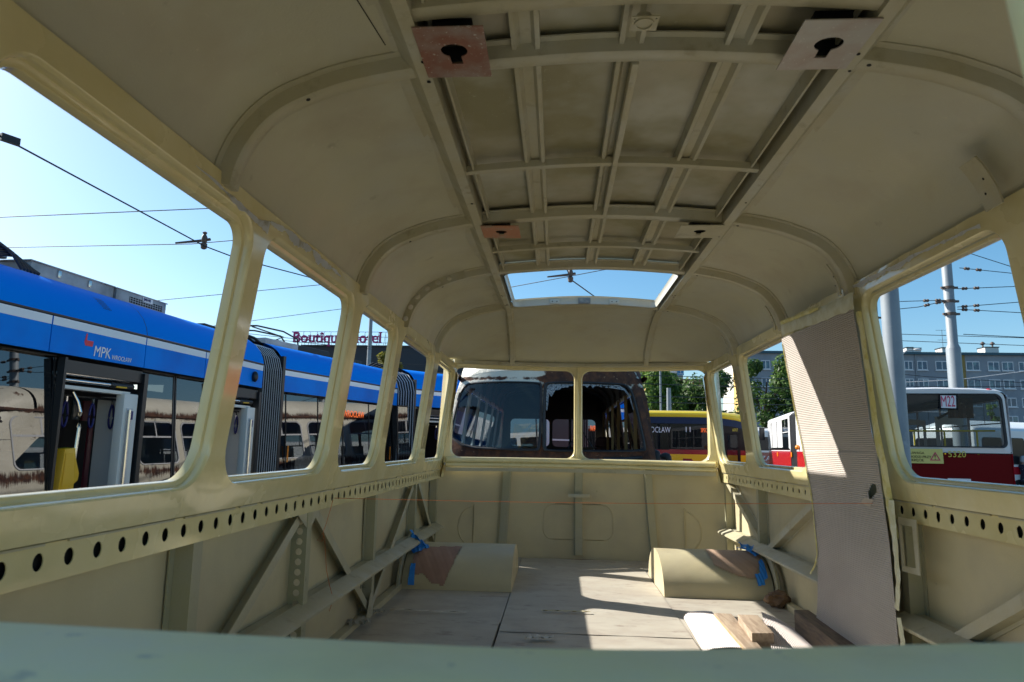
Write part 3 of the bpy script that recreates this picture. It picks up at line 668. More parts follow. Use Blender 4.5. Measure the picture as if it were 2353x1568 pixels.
# timbers
def timber(name, ftl, ftr, ntl, ntr, ztop, h, mt, label, end=None):
    """top face from four measured corners at height ztop, thickness h"""
    q = [atz(*p, ztop) for p in (ftl, ftr, ntr, ntl)]
    m = MB(); vs = q+[p-V((0, 0, h)) for p in q]
    m.add(vs, [(0, 1, 2, 3), (7, 6, 5, 4), (0, 4, 5, 1), (1, 5, 6, 2), (2, 6, 7, 3), (3, 7, 4, 0)])
    o = m.build(name, mt, None, 30, .004, 2); return tag(o, label, 'timber')
timber('timber_plank', (1641, 1408.5), (1681, 1410.5), (1711+20, 1480+30), (1764, 1504), ZF+.058, .056, 'old timber', 'flat weathered plank lying between the rolled cardboard and the square block')
timber('timber_block', (1695, 1412), (1741.5, 1413.5), (1727.5, 1455), (1778, 1455), ZF+.098, .096, 'old timber', 'short square wooden block with a pale sawn end, standing beside the plank')
timber('timber_beam', (1824.5, 1401.5), (1857, 1401.5), (1950, 1500), (2022, 1512), ZF+.118, .116, 'dark timber', 'dark stained wooden beam lying along the foot of the tall cardboard sheet')
blk = bpy.data.objects['timber_block']; c = [atz(*p, ZF+.094) for p in ((1729, 1456.3), (1776.5, 1456.3))]
m = MB(); y_ = min(c[0].y, c[1].y)-.0015
m.add([c[0]+V((.002, -.004, -.004)), c[1]+V((-.002, -.004, -.004)), c[1]+V((-.002, -.004, -.088)), c[0]+V((.002, -.004, -.088))], [(0, 1, 2, 3)]); m.build('sawn_end', 'sawn timber', blk, 0)
pk = bpy.data.objects['timber_plank']; a, b = atz(1641, 1408.5, ZF+.058), atz(1731, 1510, ZF+.058)
m = MB(); n_ = V((-(b-a).y, (b-a).x, 0)).normalized()*(.0025); n_ = n_ if n_.x < 0 else -n_
m.add([a+n_+V((0, -.005, -.006)), b+n_+V((0, 0, -.006)), b+n_+V((0, 0, -.052)), a+n_+V((0, -.005, -.052))], [(0, 1, 2, 3)]); m.build('sawn_edge', 'sawn timber', pk, 0)
# crumpled paper ball
random.seed(12); m = MB(); c = V((1.165, 4.44, ZF+.045)); bm = bmesh.new(); bmesh.ops.create_icosphere(bm, subdivisions=3, radius=1)
for v in bm.verts:
    k = v.co; r = 1+.22*math.copysign(abs(sin(5*k.x+3*k.y*k.z+1))**.5, sin(5*k.x+3*k.y*k.z+1))*.6+.25*abs(sin(7*k.y+2*k.x))-.2*abs(cos(6*k.z+3*k.y))+random.uniform(-.08, .08)
    v.co = V((k.x*.075*r, k.y*.055*r, max(-.044, k.z*.048*r)))+c
me = bpy.data.meshes.new('paper_ball'); bm.to_mesh(me); bm.free(); mat('brown paper', (.19, .115, .062), .7, var=[((.13, .075, .04), 20, .45, .65, 4)]); me.materials.append(M('brown paper'))
o = bpy.data.objects.new('paper_ball', me); COL.objects.link(o); tag(o, 'crumpled ball of dark brown paper on the floor by the wheel arch', 'paper ball')
# paper masking the wheel arches
def arch_at(px, py, side):
    x = None; best = None
    for k in range(60):                               # nearest point of the hump's near face along the line of sight
        t = .02+.5*k/59
        q = arch(0, t); p = aty(px, py, q.y)
        e = abs(p.z-q.z)
        if best is None or e < best[0]: best = (e, p.x, t)
    return best[1], best[2]
def arch_sheet(name, poly, side, mt, par, o=.006, wr=.004, seed=2):
    q = [arch_at(px, py, side) for px, py in poly]
    random.seed(seed)
    x0, x1 = min(p[0] for p in q), max(p[0] for p in q); t0, t1 = min(p[1] for p in q), max(p[1] for p in q)
    m = MB(); nu, nv = 44, 34
    f = lambda i, j: arch(lerp(x0, x1, i/nu), lerp(t0, t1, j/nv), o+wr*(sin(i*.55+j*.32+seed)+.6*sin(i*.21-j*.7)+.5*sin(i*1.3+j*.9))*.5+wr*.6)
    m.grid(f, nu, nv, lambda i, j: not inside((lerp(x0, x1, (i+.5)/nu), lerp(t0, t1, (j+.5)/nv)), q))
    return m.build(name, mt, par, 50)
pl = arch_sheet('paper_cover', [(1062, 1257.5), (1040, 1300), (1019, 1361), (990, 1340), (972, 1320), (953, 1322), (945, 1330), (952, 1275), (985, 1258)], -1, 'red brown paper', None, .004, .002)
tag(pl, 'brown paper taped over the far end of the shaded wheel arch, blue tape', 'masking paper', 'paper masking the wheel arches')
arch_sheet('tape_strip', [(975, 1253.5), (985, 1258), (968, 1270), (950, 1276), (944, 1266), (955, 1258)], -1, 'blue tape', pl, .014, .003, 4)
arch_sheet('tape_strip', [(945, 1298), (956, 1297), (952, 1352), (937, 1355)], -1, 'blue tape', pl, .014, .002, 5)
m = MB(); random.seed(8)
b0 = V((-1.17, 4.86, -.70))
m.grid(lambda i, j: b0+V((-.03+.014*i+.01*sin(j*2), .02*sin(i*1.7+j), .022*j-.012*i+.012*sin(i*2.2))), 10, 5); m.build('tape_strip', 'blue tape', pl, 40)
pr = arch_sheet('paper_cover', [(1619, 1265), (1640, 1300), (1655, 1308), (1700, 1327), (1735, 1331), (1745, 1300), (1748, 1278), (1700, 1268)], 1, 'kraft paper', None, .006, .0022, 7)
tag(pr, 'crumpled brown paper on the sunlit wheel arch, held by bright blue tape', 'masking paper', 'paper masking the wheel arches')
arch_sheet('tape_strip', [(1695, 1257), (1742, 1270), (1743, 1282), (1734, 1286), (1712, 1271), (1693, 1268)], 1, 'blue tape', pr, .022, .004, 3)
arch_sheet('tape_strip', [(1748, 1290), (1755, 1300), (1763, 1330), (1755, 1336), (1757, 1346), (1741, 1347), (1733, 1322), (1745, 1320), (1742, 1296)], 1, 'blue tape', pr, .018, .003, 6)
m = MB(); b0 = V((1.10, 4.90, -.655))
m.grid(lambda i, j: b0+V((-.05+.015*i, -.02*j+.02*sin(i*1.2), .03-.010*i*.3+.010*sin(i*1.9+j)-.02*(j/4)**2)), 10, 4); m.build('tape_strip', 'blue tape', pr, 40)
# orange string across the bus
m = MB(); a = V((-1.170, 3.045, -.243)); b = on_sheet(2005, 1157, .012)
P = [a.lerp(b, k/30)+V((0, 0, -.010*sin(pi*k/30))) for k in range(31)]; m.tube(P, .0011, 5)
hang = [(765, 1150), (758, 1175), (749, 1205), (742, 1225), (746, 1238), (748, 1275), (750, 1310), (757, 1345), (764, 1370), (763, 1385), (757, 1405)]
m.tube([atx(px, py, -1.15-.006*sin(k)) for k, (px, py) in enumerate(hang)], .0011, 5)
m.tube([atx(px, py, -1.14) for px, py in ((742, 1225), (728, 1243), (741, 1244), (745, 1222), (741, 1244))], .0011, 5)
st = m.build('string', 'orange string', None, 60); tag(st, 'thin orange string stretched across the bus from a hole in the waist rail', 'string')
# scraps on the floor
def scrap(name, px, py, ln, wd, ang, mt, label, cat, h=.012, seed=1):
    random.seed(seed); c = atz(px, py, ZF+.012); d = V((cos(ang), sin(ang), 0)); n = V((-sin(ang), cos(ang), 0)); m = MB()
    m.grid(lambda i, j: c+d*((i/12-.5)*ln)+n*((j/3-.5)*wd*(.6+.5*sin(i*1.3+seed)**2))+V((0, 0, h*(.35+.65*abs(sin(i*.9+j*1.4+seed)))-.006)), 12, 3)
    o = m.build(name, mt, None, 40); tag(o, label, cat, 'rubbish on the bus floor'); return o
scrap('tape_scrap', 1300, 1406, .28, .022, .02, 'tape scrap', 'torn strip of yellowish tape in the middle of the floor', 'tape scrap', .014, 1)
scrap('tape_scrap', 985, 1404, .44, .016, -.03, 'film', 'long thin strip of grey tape on the shaded floor', 'tape scrap', .010, 2)
scrap('film_scrap', 822, 1443, .12, .08, .8, 'film', 'crumpled scrap of clear film at the foot of the left wall, nearest', 'film scrap', .05, 3)
scrap('film_scrap', 866, 1411, .08, .06, .4, 'film', 'small scrap of clear film beside the perforated wall upright', 'film scrap', .03, 4)
scrap('film_scrap', 1240, 1468, .14, .05, .1, 'film', 'whitish scrap of film at the edge of the front sill', 'film scrap', .02, 5)
# ------------------------------------------------------------------ outside: materials
mat('asphalt', (.10, .098, .095), .9, var=[((.13, .127, .12), .6, .4, .65, 6), ((.075, .074, .074), .15, .45, .6, 5)], bump=[(40, .01)])
mat('tram blue', (.0, .225, .85), .35, coat=.0, spec=.05, var=[((.012, .16, .66), 1.3, .4, .7, 3)], bump=[(1.2, .004)])
mat('tram blue cove', (.0, .205, .80), .45, spec=.03)
mat('silver stripe', (.66, .71, .80), .3, coat=.4); mat('red paint', (.62, .02, .05), .4); mat('white paint', (.78, .78, .78), .4); mat('pale grey', (.56, .57, .58), .5)
mat('roof box', (.40, .41, .43), .5, metal=.3, var=[((.24, .25, .26), 3, .4, .65, 4)]); mat('dark trim', (.012, .013, .016), .4); mat('rubber', (.012, .013, .015), .55, var=[((.03, .03, .034), 8, .4, .7, 3)])
mat('bellows edge', (.70, .73, .78), .45); mat('chrome', (.62, .62, .62), .16, metal=1.0); mat('inner white', (.66, .68, .66), .5); mat('maroon panel', (.16, .012, .035), .4)
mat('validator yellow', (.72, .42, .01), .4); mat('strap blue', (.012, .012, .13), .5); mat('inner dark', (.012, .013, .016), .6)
mat('flat grey window', (.06, .09, .10), .1); mat('led orange', (.02, .01, .005), .5, emit=((1.0, .16, .02), .5)); mat('reflector', (.75, .24, .01), .35)
glass('tram glass', (.003, .004, .006), .88, 0, 2.25); glass('clear pane', (.02, .03, .035), .35, 0, 1.7)
# ------------------------------------------------------------------ ground
m = MB(); m.add([(-900, -300, GZ), (900, -300, GZ), (900, 1800, GZ), (-900, 1800, GZ)], [(0, 1, 2, 3)]); g = m.build('ground', 'asphalt', None, 0); struct(g)
# ------------------------------------------------------------------ the blue tram
class Sec:
    def __init__(s, P, D):
        s.P = V((*P, 0)); s.D = V((*D, 0)).normalized(); s.N = V((s.D.y, -s.D.x, 0))
    def __call__(s, u, w, z): return s.P+s.D*u+s.N*w+V((0, 0, z))
    def px(s, x, y, off=0.0):
        d = ray(x, y); t = ((s.P-CAM).dot(s.N)+off)/d.dot(s.N); h = CAM+d*t; return (h-s.P).dot(s.D), h.z
tram = thing('tram', (-4.7, 7, GZ), 'long blue articulated tram with a silver stripe and open doors, standing on the left', 'tram')
T1 = Sec((-4.77, 5.21), (.0725, .997)); T2 = Sec((-4.38, 10.15), (.266, .964)); T3 = Sec((-3.25, 13.5), (.62, .785))
PROF = [(0, 1.115), (-.02, 1.20), (-.07, 1.30), (-.15, 1.39), (-.26, 1.465), (-.40, 1.52), (-.60, 1.56)]
def tsec(S_, u0, u1, solid=()):
    """one car: coved roof edge, upper panels, stripe, lower skirt, back side and floor"""
    def ext(nm, mt, pts, closed=False, sm=50):
        m = MB(); m.loft([[S_(u, w, z) for w, z in pts] for u in (u0, u1)], closed, closed); return m.build(nm, mt, tram, sm)
    ext('roof_cove', 'tram blue cove', PROF+[(-.605, 1.50)]); ext('roof', 'dark trim', [(-.60, 1.555), (-1.75, 1.555), (-2.35, 1.10), (-2.37, -1.30)])
    ext('gutter', 'dark trim', [(-.02, 1.085), (.002, 1.098), (.004, 1.114), (-.02, 1.118)])
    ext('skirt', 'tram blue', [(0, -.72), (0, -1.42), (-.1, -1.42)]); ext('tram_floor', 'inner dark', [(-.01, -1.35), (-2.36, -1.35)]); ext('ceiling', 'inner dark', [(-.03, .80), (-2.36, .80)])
def panel(S_, u0, u1, z0=.762, z1=1.088, stripe=True):
    m = MB(); m.add([S_(u0, 0, z0), S_(u1, 0, z0), S_(u1, 0, z1), S_(u0, 0, z1), S_(u0, -.03, z0), S_(u1, -.03, z0), S_(u1, -.03, z1), S_(u0, -.03, z1)], [(0, 1, 2, 3), (0, 4, 5, 1), (0, 3, 7, 4), (1, 5, 6, 2), (3, 2, 6, 7)])
    p = m.build('upper_panel', 'tram blue', tram, 0)
    if stripe: m = MB(); m.add([S_(u0+.002, .0025, z1-.078), S_(u1-.002, .0025, z1-.078), S_(u1-.002, .0025, z1), S_(u0+.002, .0025, z1)], [(0, 1, 2, 3)]); m.build('stripe', 'silver stripe', p, 0)
    return p
def pane(S_, u0, u1, z0=-.70, z1=.745, mt='tram glass', fr=.02):
    ti = -.070*(z1-z0)
    m = MB(); m.add([S_(u0, 0, z0), S_(u1, 0, z0), S_(u1, ti, z1), S_(u0, ti, z1)], [(0, 1, 2, 3)]); g = m.build('window', mt, tram, 0)
    m = MB()
    for a, b, c, d in ((u0-fr, u0, z0, z1), (u1, u1+fr, z0, z1), (u0-fr, u1+fr, z1, z1+.018)):
        e_, f_ = ti*(c-z0)/(z1-z0)+.006, ti*(d-z0)/(z1-z0)+.006; m.add([S_(a, e_, c), S_(b, e_, c), S_(b, f_, d), S_(a, f_, d), S_(a, -.04, c), S_(b, -.04, c), S_(b, -.12, d), S_(a, -.12, d)], [(0, 1, 2, 3), (0, 4, 5, 1), (0, 3, 7, 4), (1, 5, 6, 2), (3, 2, 6, 7)])
    m.build('window_frame', 'dark trim', g, 0); return g
tsec(T1, -3.2, 4.41); tsec(T2, .02, 3.62); tsec(T3, .30, 9.4)
for a, b in ((-1.2, .553), (.565, 1.832), (1.844, 2.955), (2.967, 4.40)): panel(T1, a, b)
for a, b in ((.03, 1.815), (1.827, 3.61)): panel(T2, a, b)
for a, b in ((.31, 2.0), (2.01, 4.0), (4.01, 6.1), (6.11, 9.35)): panel(T3, a, b)
for a, b in ((-1.2, .08), (.14, .74), (1.93, 2.50), (2.56, 3.16), (4.40, 4.75)): pane(T1, a, b, z1=.735)
for a, b in ((.02, .22), (.24, 1.06), (1.08, 1.80), (1.83, 2.68), (2.70, 3.60)): pane(T2, a, b, z1=.745)
pane(T3, -.06, .42, z1=.75)
for a, b in ((1.55, 2.9), (2.95, 4.2), (4.25, 6.0), (6.2, 7.6), (7.7, 9.3)): pane(T3, a, b, z1=.75)
def tb(S_, u0, u1, w0, w1, z0, z1, nm, mt, bev=0.0, par=tram):
    m = MB(); m.add([S_(u, w, z) for u in (u0, u1) for w in (w0, w1) for z in (z0, z1)], [(0, 1, 3, 2), (4, 6, 7, 5), (0, 4, 5, 1), (2, 3, 7, 6), (0, 2, 6, 4), (1, 5, 7, 3)]); return m.build(nm, mt, par, 30, bev)
def tt(S_, pts, r, nm, mt, par=tram, n=8): m = MB(); m.tube([S_(*p) for p in pts], r, n); return m.build(nm, mt, par, 60)
def door(S_, u0, u1, full=True):
    tb(S_, u0-.03, u0, -.06, .012, -1.3, .735, 'door_post', 'dark trim'); tb(S_, u1, u1+.06, -.06, .012, -1.3, .70, 'door_post', 'dark trim')
    tb(S_, u0, u1, -.30, -.02, .60, .72, 'door_header', 'dark trim')
    tt(S_, [(u0-.02, -.06, .595), (u0+.6*(u1-u0), -.06, .60), (u1-.12, -.07, .605)], .018, 'door_rod', 'chrome'); tt(S_, [(u0-.02, -.05, .535), (u0+.62*(u1-u0), -.05, .54)], .020, 'door_rod', 'chrome')
    tt(S_, [(u0+.6*(u1-u0), -.05, .54), (u1-.1, -.05, .545)], .028, 'door_motor', 'rubber')
    tt(S_, [(u0+.66*(u1-u0), -.03, .525), (u0+.80*(u1-u0), -.03, .528)], .010, 'wire_loom', 'validator yellow')
    tb(S_, u0, u1-.12, -.16, -.05, .455, .49, 'lintel', 'inner white', .004)
    tb(S_, u1-.24, u1-.03, -.12, -.02, -1.3, .47, 'door_pillar', 'inner white', .012)
    tb(S_, u1-.20, u1-.10, -.02, -.012, -1.1, .32, 'pillar_recess', 'pale grey', .003)
    tt(S_, [(u1-.185, .012, -1.0), (u1-.185, .012, .30)], .016, 'grab_pole', 'chrome'); tb(S_, u1-.145, u1-.115, -.012, .004, .20, .29, 'door_button', 'strap blue', .003)
    tb(S_, u1-.07, u1-.05, -.46, -.12, -1.3, .44, 'inner_wall', 'pale grey')
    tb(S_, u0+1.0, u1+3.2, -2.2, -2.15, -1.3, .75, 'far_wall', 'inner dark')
    tt(S_, [(u0-.1, -.25, .41), (u1-.06, -.25, .41)], .014, 'strap_rail', 'rubber')
    for f in (.31, .635, .895):
        u = u0+f*(u1-u0); P = [(u+.035*sin(2*pi*k/14), -.25, .23+.125*cos(2*pi*k/14)-(.03*abs(sin(2*pi*k/14)) if k < 4 or k > 10 else 0)) for k in range(15)]
        tt(S_, P, .011, 'hand_strap', 'strap blue', n=6); tb(S_, u-.008, u+.008, -.26, -.24, .35, .41, 'strap_clip', 'chrome')
D0, D1 = .775, 1.855
door(T1, D0, D1); door(T1, 3.28, 4.33); door(T3, .45, 1.50)
tt(T1, [(1.07, -.16, .44), (1.125, -.14, .35), (1.15, -.12, .25), (1.155, -.12, .1), (1.115, -.12, -.6), (1.10, -.12, -1.3)], .019, 'grab_pole', 'chrome')
def tpx(S_, x0, x1, y0, y1, off, nm, mt, th=.03):
    a, b = S_.px(x0, y1, off), S_.px(x1, y0, off); c, d = S_.px(x0, y0, off), S_.px(x1, y1, off)
    return tb(S_, a[0], b[0], off-th, off, max(-1.3, (a[1]+d[1])/2), (c[1]+b[1])/2, nm, mt, .006)
tpx(T1, 189, 215, 979, 1128, -1.2, 'maroon_panel', 'maroon panel'); tpx(T1, 189, 212, 922, 968, -1.2, 'maroon_panel', 'maroon panel'); tpx(T1, 215, 262, 915, 1150, -1.5, 'inner_wall', 'pale grey'); tpx(T1, 164, 187, 920, 965, -1.22, 'inner_window', 'flat grey window'); tpx(T1, 150, 162, 920, 965, -1.22, 'inner_window', 'flat grey window')
tt(T1, [(1.0, -.5, -.62), (1.42, -.5, -.58)], .012, 'grab_bar', 'chrome')
# yellow ticket validator on its pole
q = [(.828, -.10), (.955, -.09), (.975, -.19), (1.035, -.33), (1.03, -.40), (.985, -.43), (.985, -.48), (1.03, -.60), (1.03, -.66), (.98, -.73), (.79, -.73), (.80, -.52), (.84, -.50), (.80, -.48)]
m = MB(); m.plate([(u, z) for u, z in q], [], lambda u, v, d: T1(u+.12, -.06+d, v), -.12); vb = m.build('ticket_validator', 'validator yellow', tram, 30, .010)
m = MB(); m.add([T1(0.960, -.055, -.14), T1(1.060, -.055, -.14), T1(1.120, -.035, -.36), T1(1.090, -.055, -.41), T1(0.950, -.055, -.44)], [(0, 1, 2, 3, 4)]); m.build('validator_face', 'validator yellow', vb, 0)
m = MB(); m.add([T1(0.960, -.055, -.55), T1(1.060, -.055, -.53), T1(1.120, -.035, -.61), T1(1.090, -.055, -.69), T1(0.940, -.055, -.69)], [(0, 1, 2, 3, 4)]); m.build('validator_face', 'validator yellow', vb, 0)
# lettering and badge on the upper panel
text('MPK', 'lettering', 'white paint', tram, T1(1.085, .004, .792), T1.D, (0, 0, 1), .150, .80, .001, shear=.12)
text('WROCŁAW', 'lettering', 'white paint', tram, T1(1.335, .004, .790), T1.D, (0, 0, 1), .066, .82, .001, shear=.12)
m = MB(); m.add([T1(u, .004, z) for u, z in ((.958, .912), (.972, .985), (.978, .995), (.990, .992), (.988, .93), (1.075, .93), (1.066, .878), (.972, .878))], [(0, 1, 2, 3, 4), (0, 4, 5, 6, 7)]); m.build('badge', 'red paint', tram, 0)
m = MB()
for r in range(7):
    for k in range(6): a = 1.20+.02*k+.012*r*.0; m.add([T1(a+.000, -.105-.0, 1.345-.012*r+0), T1(a+.012, -.105, 1.345-.012*r), T1(a+.012, -.103, 1.338-.012*r), T1(a, -.103, 1.338-.012*r)], [(0, 1, 2, 3)])
def cove(z): return interp([(p[1], p[0]) for p in PROF], z)
m = MB()
for r in range(7):
    for k in range(6):
        a = 1.20+.020*k+.006*r; z = 1.40-.017*r; m.add([T1(a, cove(z)+.003, z), T1(a+.013, cove(z)+.003, z), T1(a+.013, cove(z-.008)+.003, z-.008), T1(a, cove(z-.008)+.003, z-.008)], [(0, 1, 2, 3)])
m.build('speaker_grille', 'dark trim', tram, 0)
m = MB(); m.loft([[T1(u, cove(z)+.0015, z) for z in (1.118, 1.2, 1.3, 1.39, 1.465, 1.52)] for u in (1.838, 1.846)], False); m.build('panel_gap', 'dark trim', tram, 0)
m = MB(); m.ball(T1(4.13, .03, .90), .055, 8, (.8, .8, 1.4)); m.build('side_camera', 'dark trim', tram, 60)
# orange side reflectors and the destination display
for S_, u in ((T2, .23), (T2, 3.4)): tb(S_, u-.012, u+.012, .002, .012, -.31, -.06, 'side_reflector', 'reflector')
text('WROCŁAW', 'display_text', 'led orange', tram, T2(1.70, .003, .46), T2.D, (0, 0, 1), .16, .80, .001)
# equipment on the roof
tb(T1, .90, 2.04, -1.7, -.62, 1.55, 1.71, 'equipment_box', 'roof box', .006); b2 = tb(T1, 2.06, 2.95, -1.7, -.60, 1.55, 1.705, 'equipment_box', 'roof box', .006)
tb(T1, .88, 2.05, -1.72, -.605, 1.705, 1.718, 'box_lid', 'roof box', .003); tb(T1, 2.05, 2.97, -1.72, -.59, 1.70, 1.712, 'box_lid', 'roof box', .003)
gr = tb(T1, 2.28, 2.88, -.61, -.597, 1.585, 1.655, 'grille', 'black')
m = MB()
for k in range(14): u = 2.285+.045*k; m.add([T1(u, -.594, 1.585), T1(u+.008, -.594, 1.585), T1(u+.008, -.594, 1.655), T1(u, -.594, 1.655)], [(0, 1, 2, 3)])
for z in (1.605, 1.630): m.add([T1(2.28, -.5935, z), T1(2.88, -.5935, z), T1(2.88, -.5935, z+.006), T1(2.28, -.5935, z+.006)], [(0, 1, 2, 3)])
m.build('grille_bars', 'roof box', gr, 0)
lb = tb(T1, 2.50, 2.68, -.596, -.590, 1.640, 1.695, 'label_plate', 'white paint'); text('JMN40', 'lettering', 'strap blue', lb, T1(2.512, -.587, 1.655), T1.D, (0, 0, 1), .050, .9, .0005, bold=.001)
for u in (1.24, 1.66, 2.93): tb(T1, u-.02, u+.02, -.62, -.60, 1.62, 1.69, 'latch', 'chrome', .003)
m = MB(); m.lathe([(.075, 0), (.075, .02), (.05, .04), (.02, .05)], T1(.80, -.9, 1.72), 14); m.build('roof_vent', 'roof box', tram, 50)
tb(T1, .1, .62, -1.7, -.7, 1.55, 1.66, 'equipment_box', 'inner dark', .01); tb(T1, -.3, .44, -1.7, -.75, 1.66, 1.80, 'equipment_box', 'roof box', .01)
for k in range(6): tt(T1, [(.25+.05*k, -.62, 1.66), (.45+.05*k, -.56-.01*k, 1.76-.012*k), (.62+.05*k, -.56, 1.70-.02*k), (.74+.04*k, -.56, 1.58)], .017, 'hose', 'rubber')
tb(T1, 2.98, 4.0, -1.6, -.75, 1.56, 1.60, 'roof_duct', 'roof box'); tb(T1, 3.9, 4.25, -1.4, -.66, 1.56, 1.63, 'roof_duct', 'inner dark')
tb(T2, .30, 1.15, -1.5, -.62, 1.55, 1.66, 'equipment_box', 'roof box'); tb(T2, 1.20, 2.3, -1.6, -.75, 1.55, 1.70, 'equipment_box', 'inner dark', .03); tb(T2, 2.55, 3.3, -1.5, -.66, 1.55, 1.64, 'equipment_box', 'rubber')
for k in range(7): tb(T2, 2.6+.1*k, 2.66+.1*k, -.67, -.655, 1.56, 1.63, 'box_louvre', 'dark trim')
tt(T2, [(.05, -.9, 1.82), (.3, -.8, 1.86), (.9, -.75, 1.86), (1.35, -.8, 1.80), (1.45, -.85, 1.72)], .014, 'pantograph_arm', 'inner dark'); tt(T2, [(.2, -1.3, 1.80), (.6, -1.1, 1.84), (1.15, -1.0, 1.83), (1.3, -.9, 1.60)], .014, 'pantograph_arm', 'inner dark'); tt(T2, [(.6, -.9, 1.60), (1.1, -.9, 1.80), (.3, -.9, 1.85)], .012, 'pantograph_arm', 'inner dark')
tt(T1, [(4.3, -.5, 1.50), (4.5, -.45, 1.58), (4.62, -.5, 1.60)], .02, 'aerial', 'rubber')
def bellows(Sa, ua, Sb, ub, n=9):
    prof = [(0, -1.35), (0, -.5), (0, .4), (0, 1.05), (-.06, 1.25), (-.20, 1.40), (-.42, 1.47), (-1.2, 1.48)]
    L = []; edges = []
    for k in range(2*n+1):
        t = k/(2*n); dep = 0 if k % 2 else -.075
        L.append([Sa(ua, w+dep*(1 if z < 1.3 else .4)-.01, z+(dep*.7 if z > 1.3 else 0)).lerp(Sb(ub, w+dep*(1 if z < 1.3 else .4)-.01, z+(dep*.7 if z > 1.3 else 0)), t) for w, z in prof])
    m = MB(); m.loft(L, False); be = m.build('bellows', 'rubber', tram, 20)
    for k in range(1, 2*n+1, 2):
        m = MB(); dirn = (L[-1][2]-L[0][2]).normalized()*.0055
        m.loft([[p-dirn+V((.004, -.004, 0)) for p in L[k][1:7]], [p+V((.010, -.008, .004)) for p in L[k][1:7]], [p+dirn+V((.004, -.004, 0)) for p in L[k][1:7]]], False); m.build('bellows_rib', 'bellows edge', be, 60)
    for k in range(4): m = MB(); P = [Sa(ua-.1, -.5-.1*k, 1.5), Sa(ua, -.5-.1*k, 1.60).lerp(Sb(ub, -.5-.1*k, 1.60), .3)+V((0, 0, .02*k)), Sa(ua, -.5-.1*k, 1.58).lerp(Sb(ub, -.5-.1*k, 1.58), .8), Sb(ub+.1, -.5-.1*k, 1.5)]; m.tube(P, .022, 6); m.build('hose', 'rubber', tram, 60)
tb(T3, 4.5, 4.72, -.10, .012, -1.3, .74, 'door_pillar', 'inner white', .01); tb(T3, 4.72, 5.4, -.2, .010, -1.3, .74, 'door_leaf', 'inner dark'); tb(T3, 4.70, 5.42, -.1, .016, .15, .19, 'door_rail', 'inner white')
for k in range(9): tb(T3, 5.5+.085*k, 5.54+.085*k, -.02, .03, -1.3, 1.2, 'bellows_rib', 'rubber')
text('WROCŁAW', 'display_text', 'led orange', tram, T3(6.35, .003, .44), T3.D, (0, 0, 1), .20, .80, .001)  # glowing text stands in for a display mirrored in the tram glass
bellows(T1, 4.42, T2, 0.0); bellows(T2, 3.63, T3, .29, 7)
tb(T2, -.01, .05, -.3, .004, -1.3, 1.30, 'end_frame', 'dark trim'); tb(T3, .27, .31, -.3, .004, -1.3, 1.30, 'end_frame', 'dark trim')
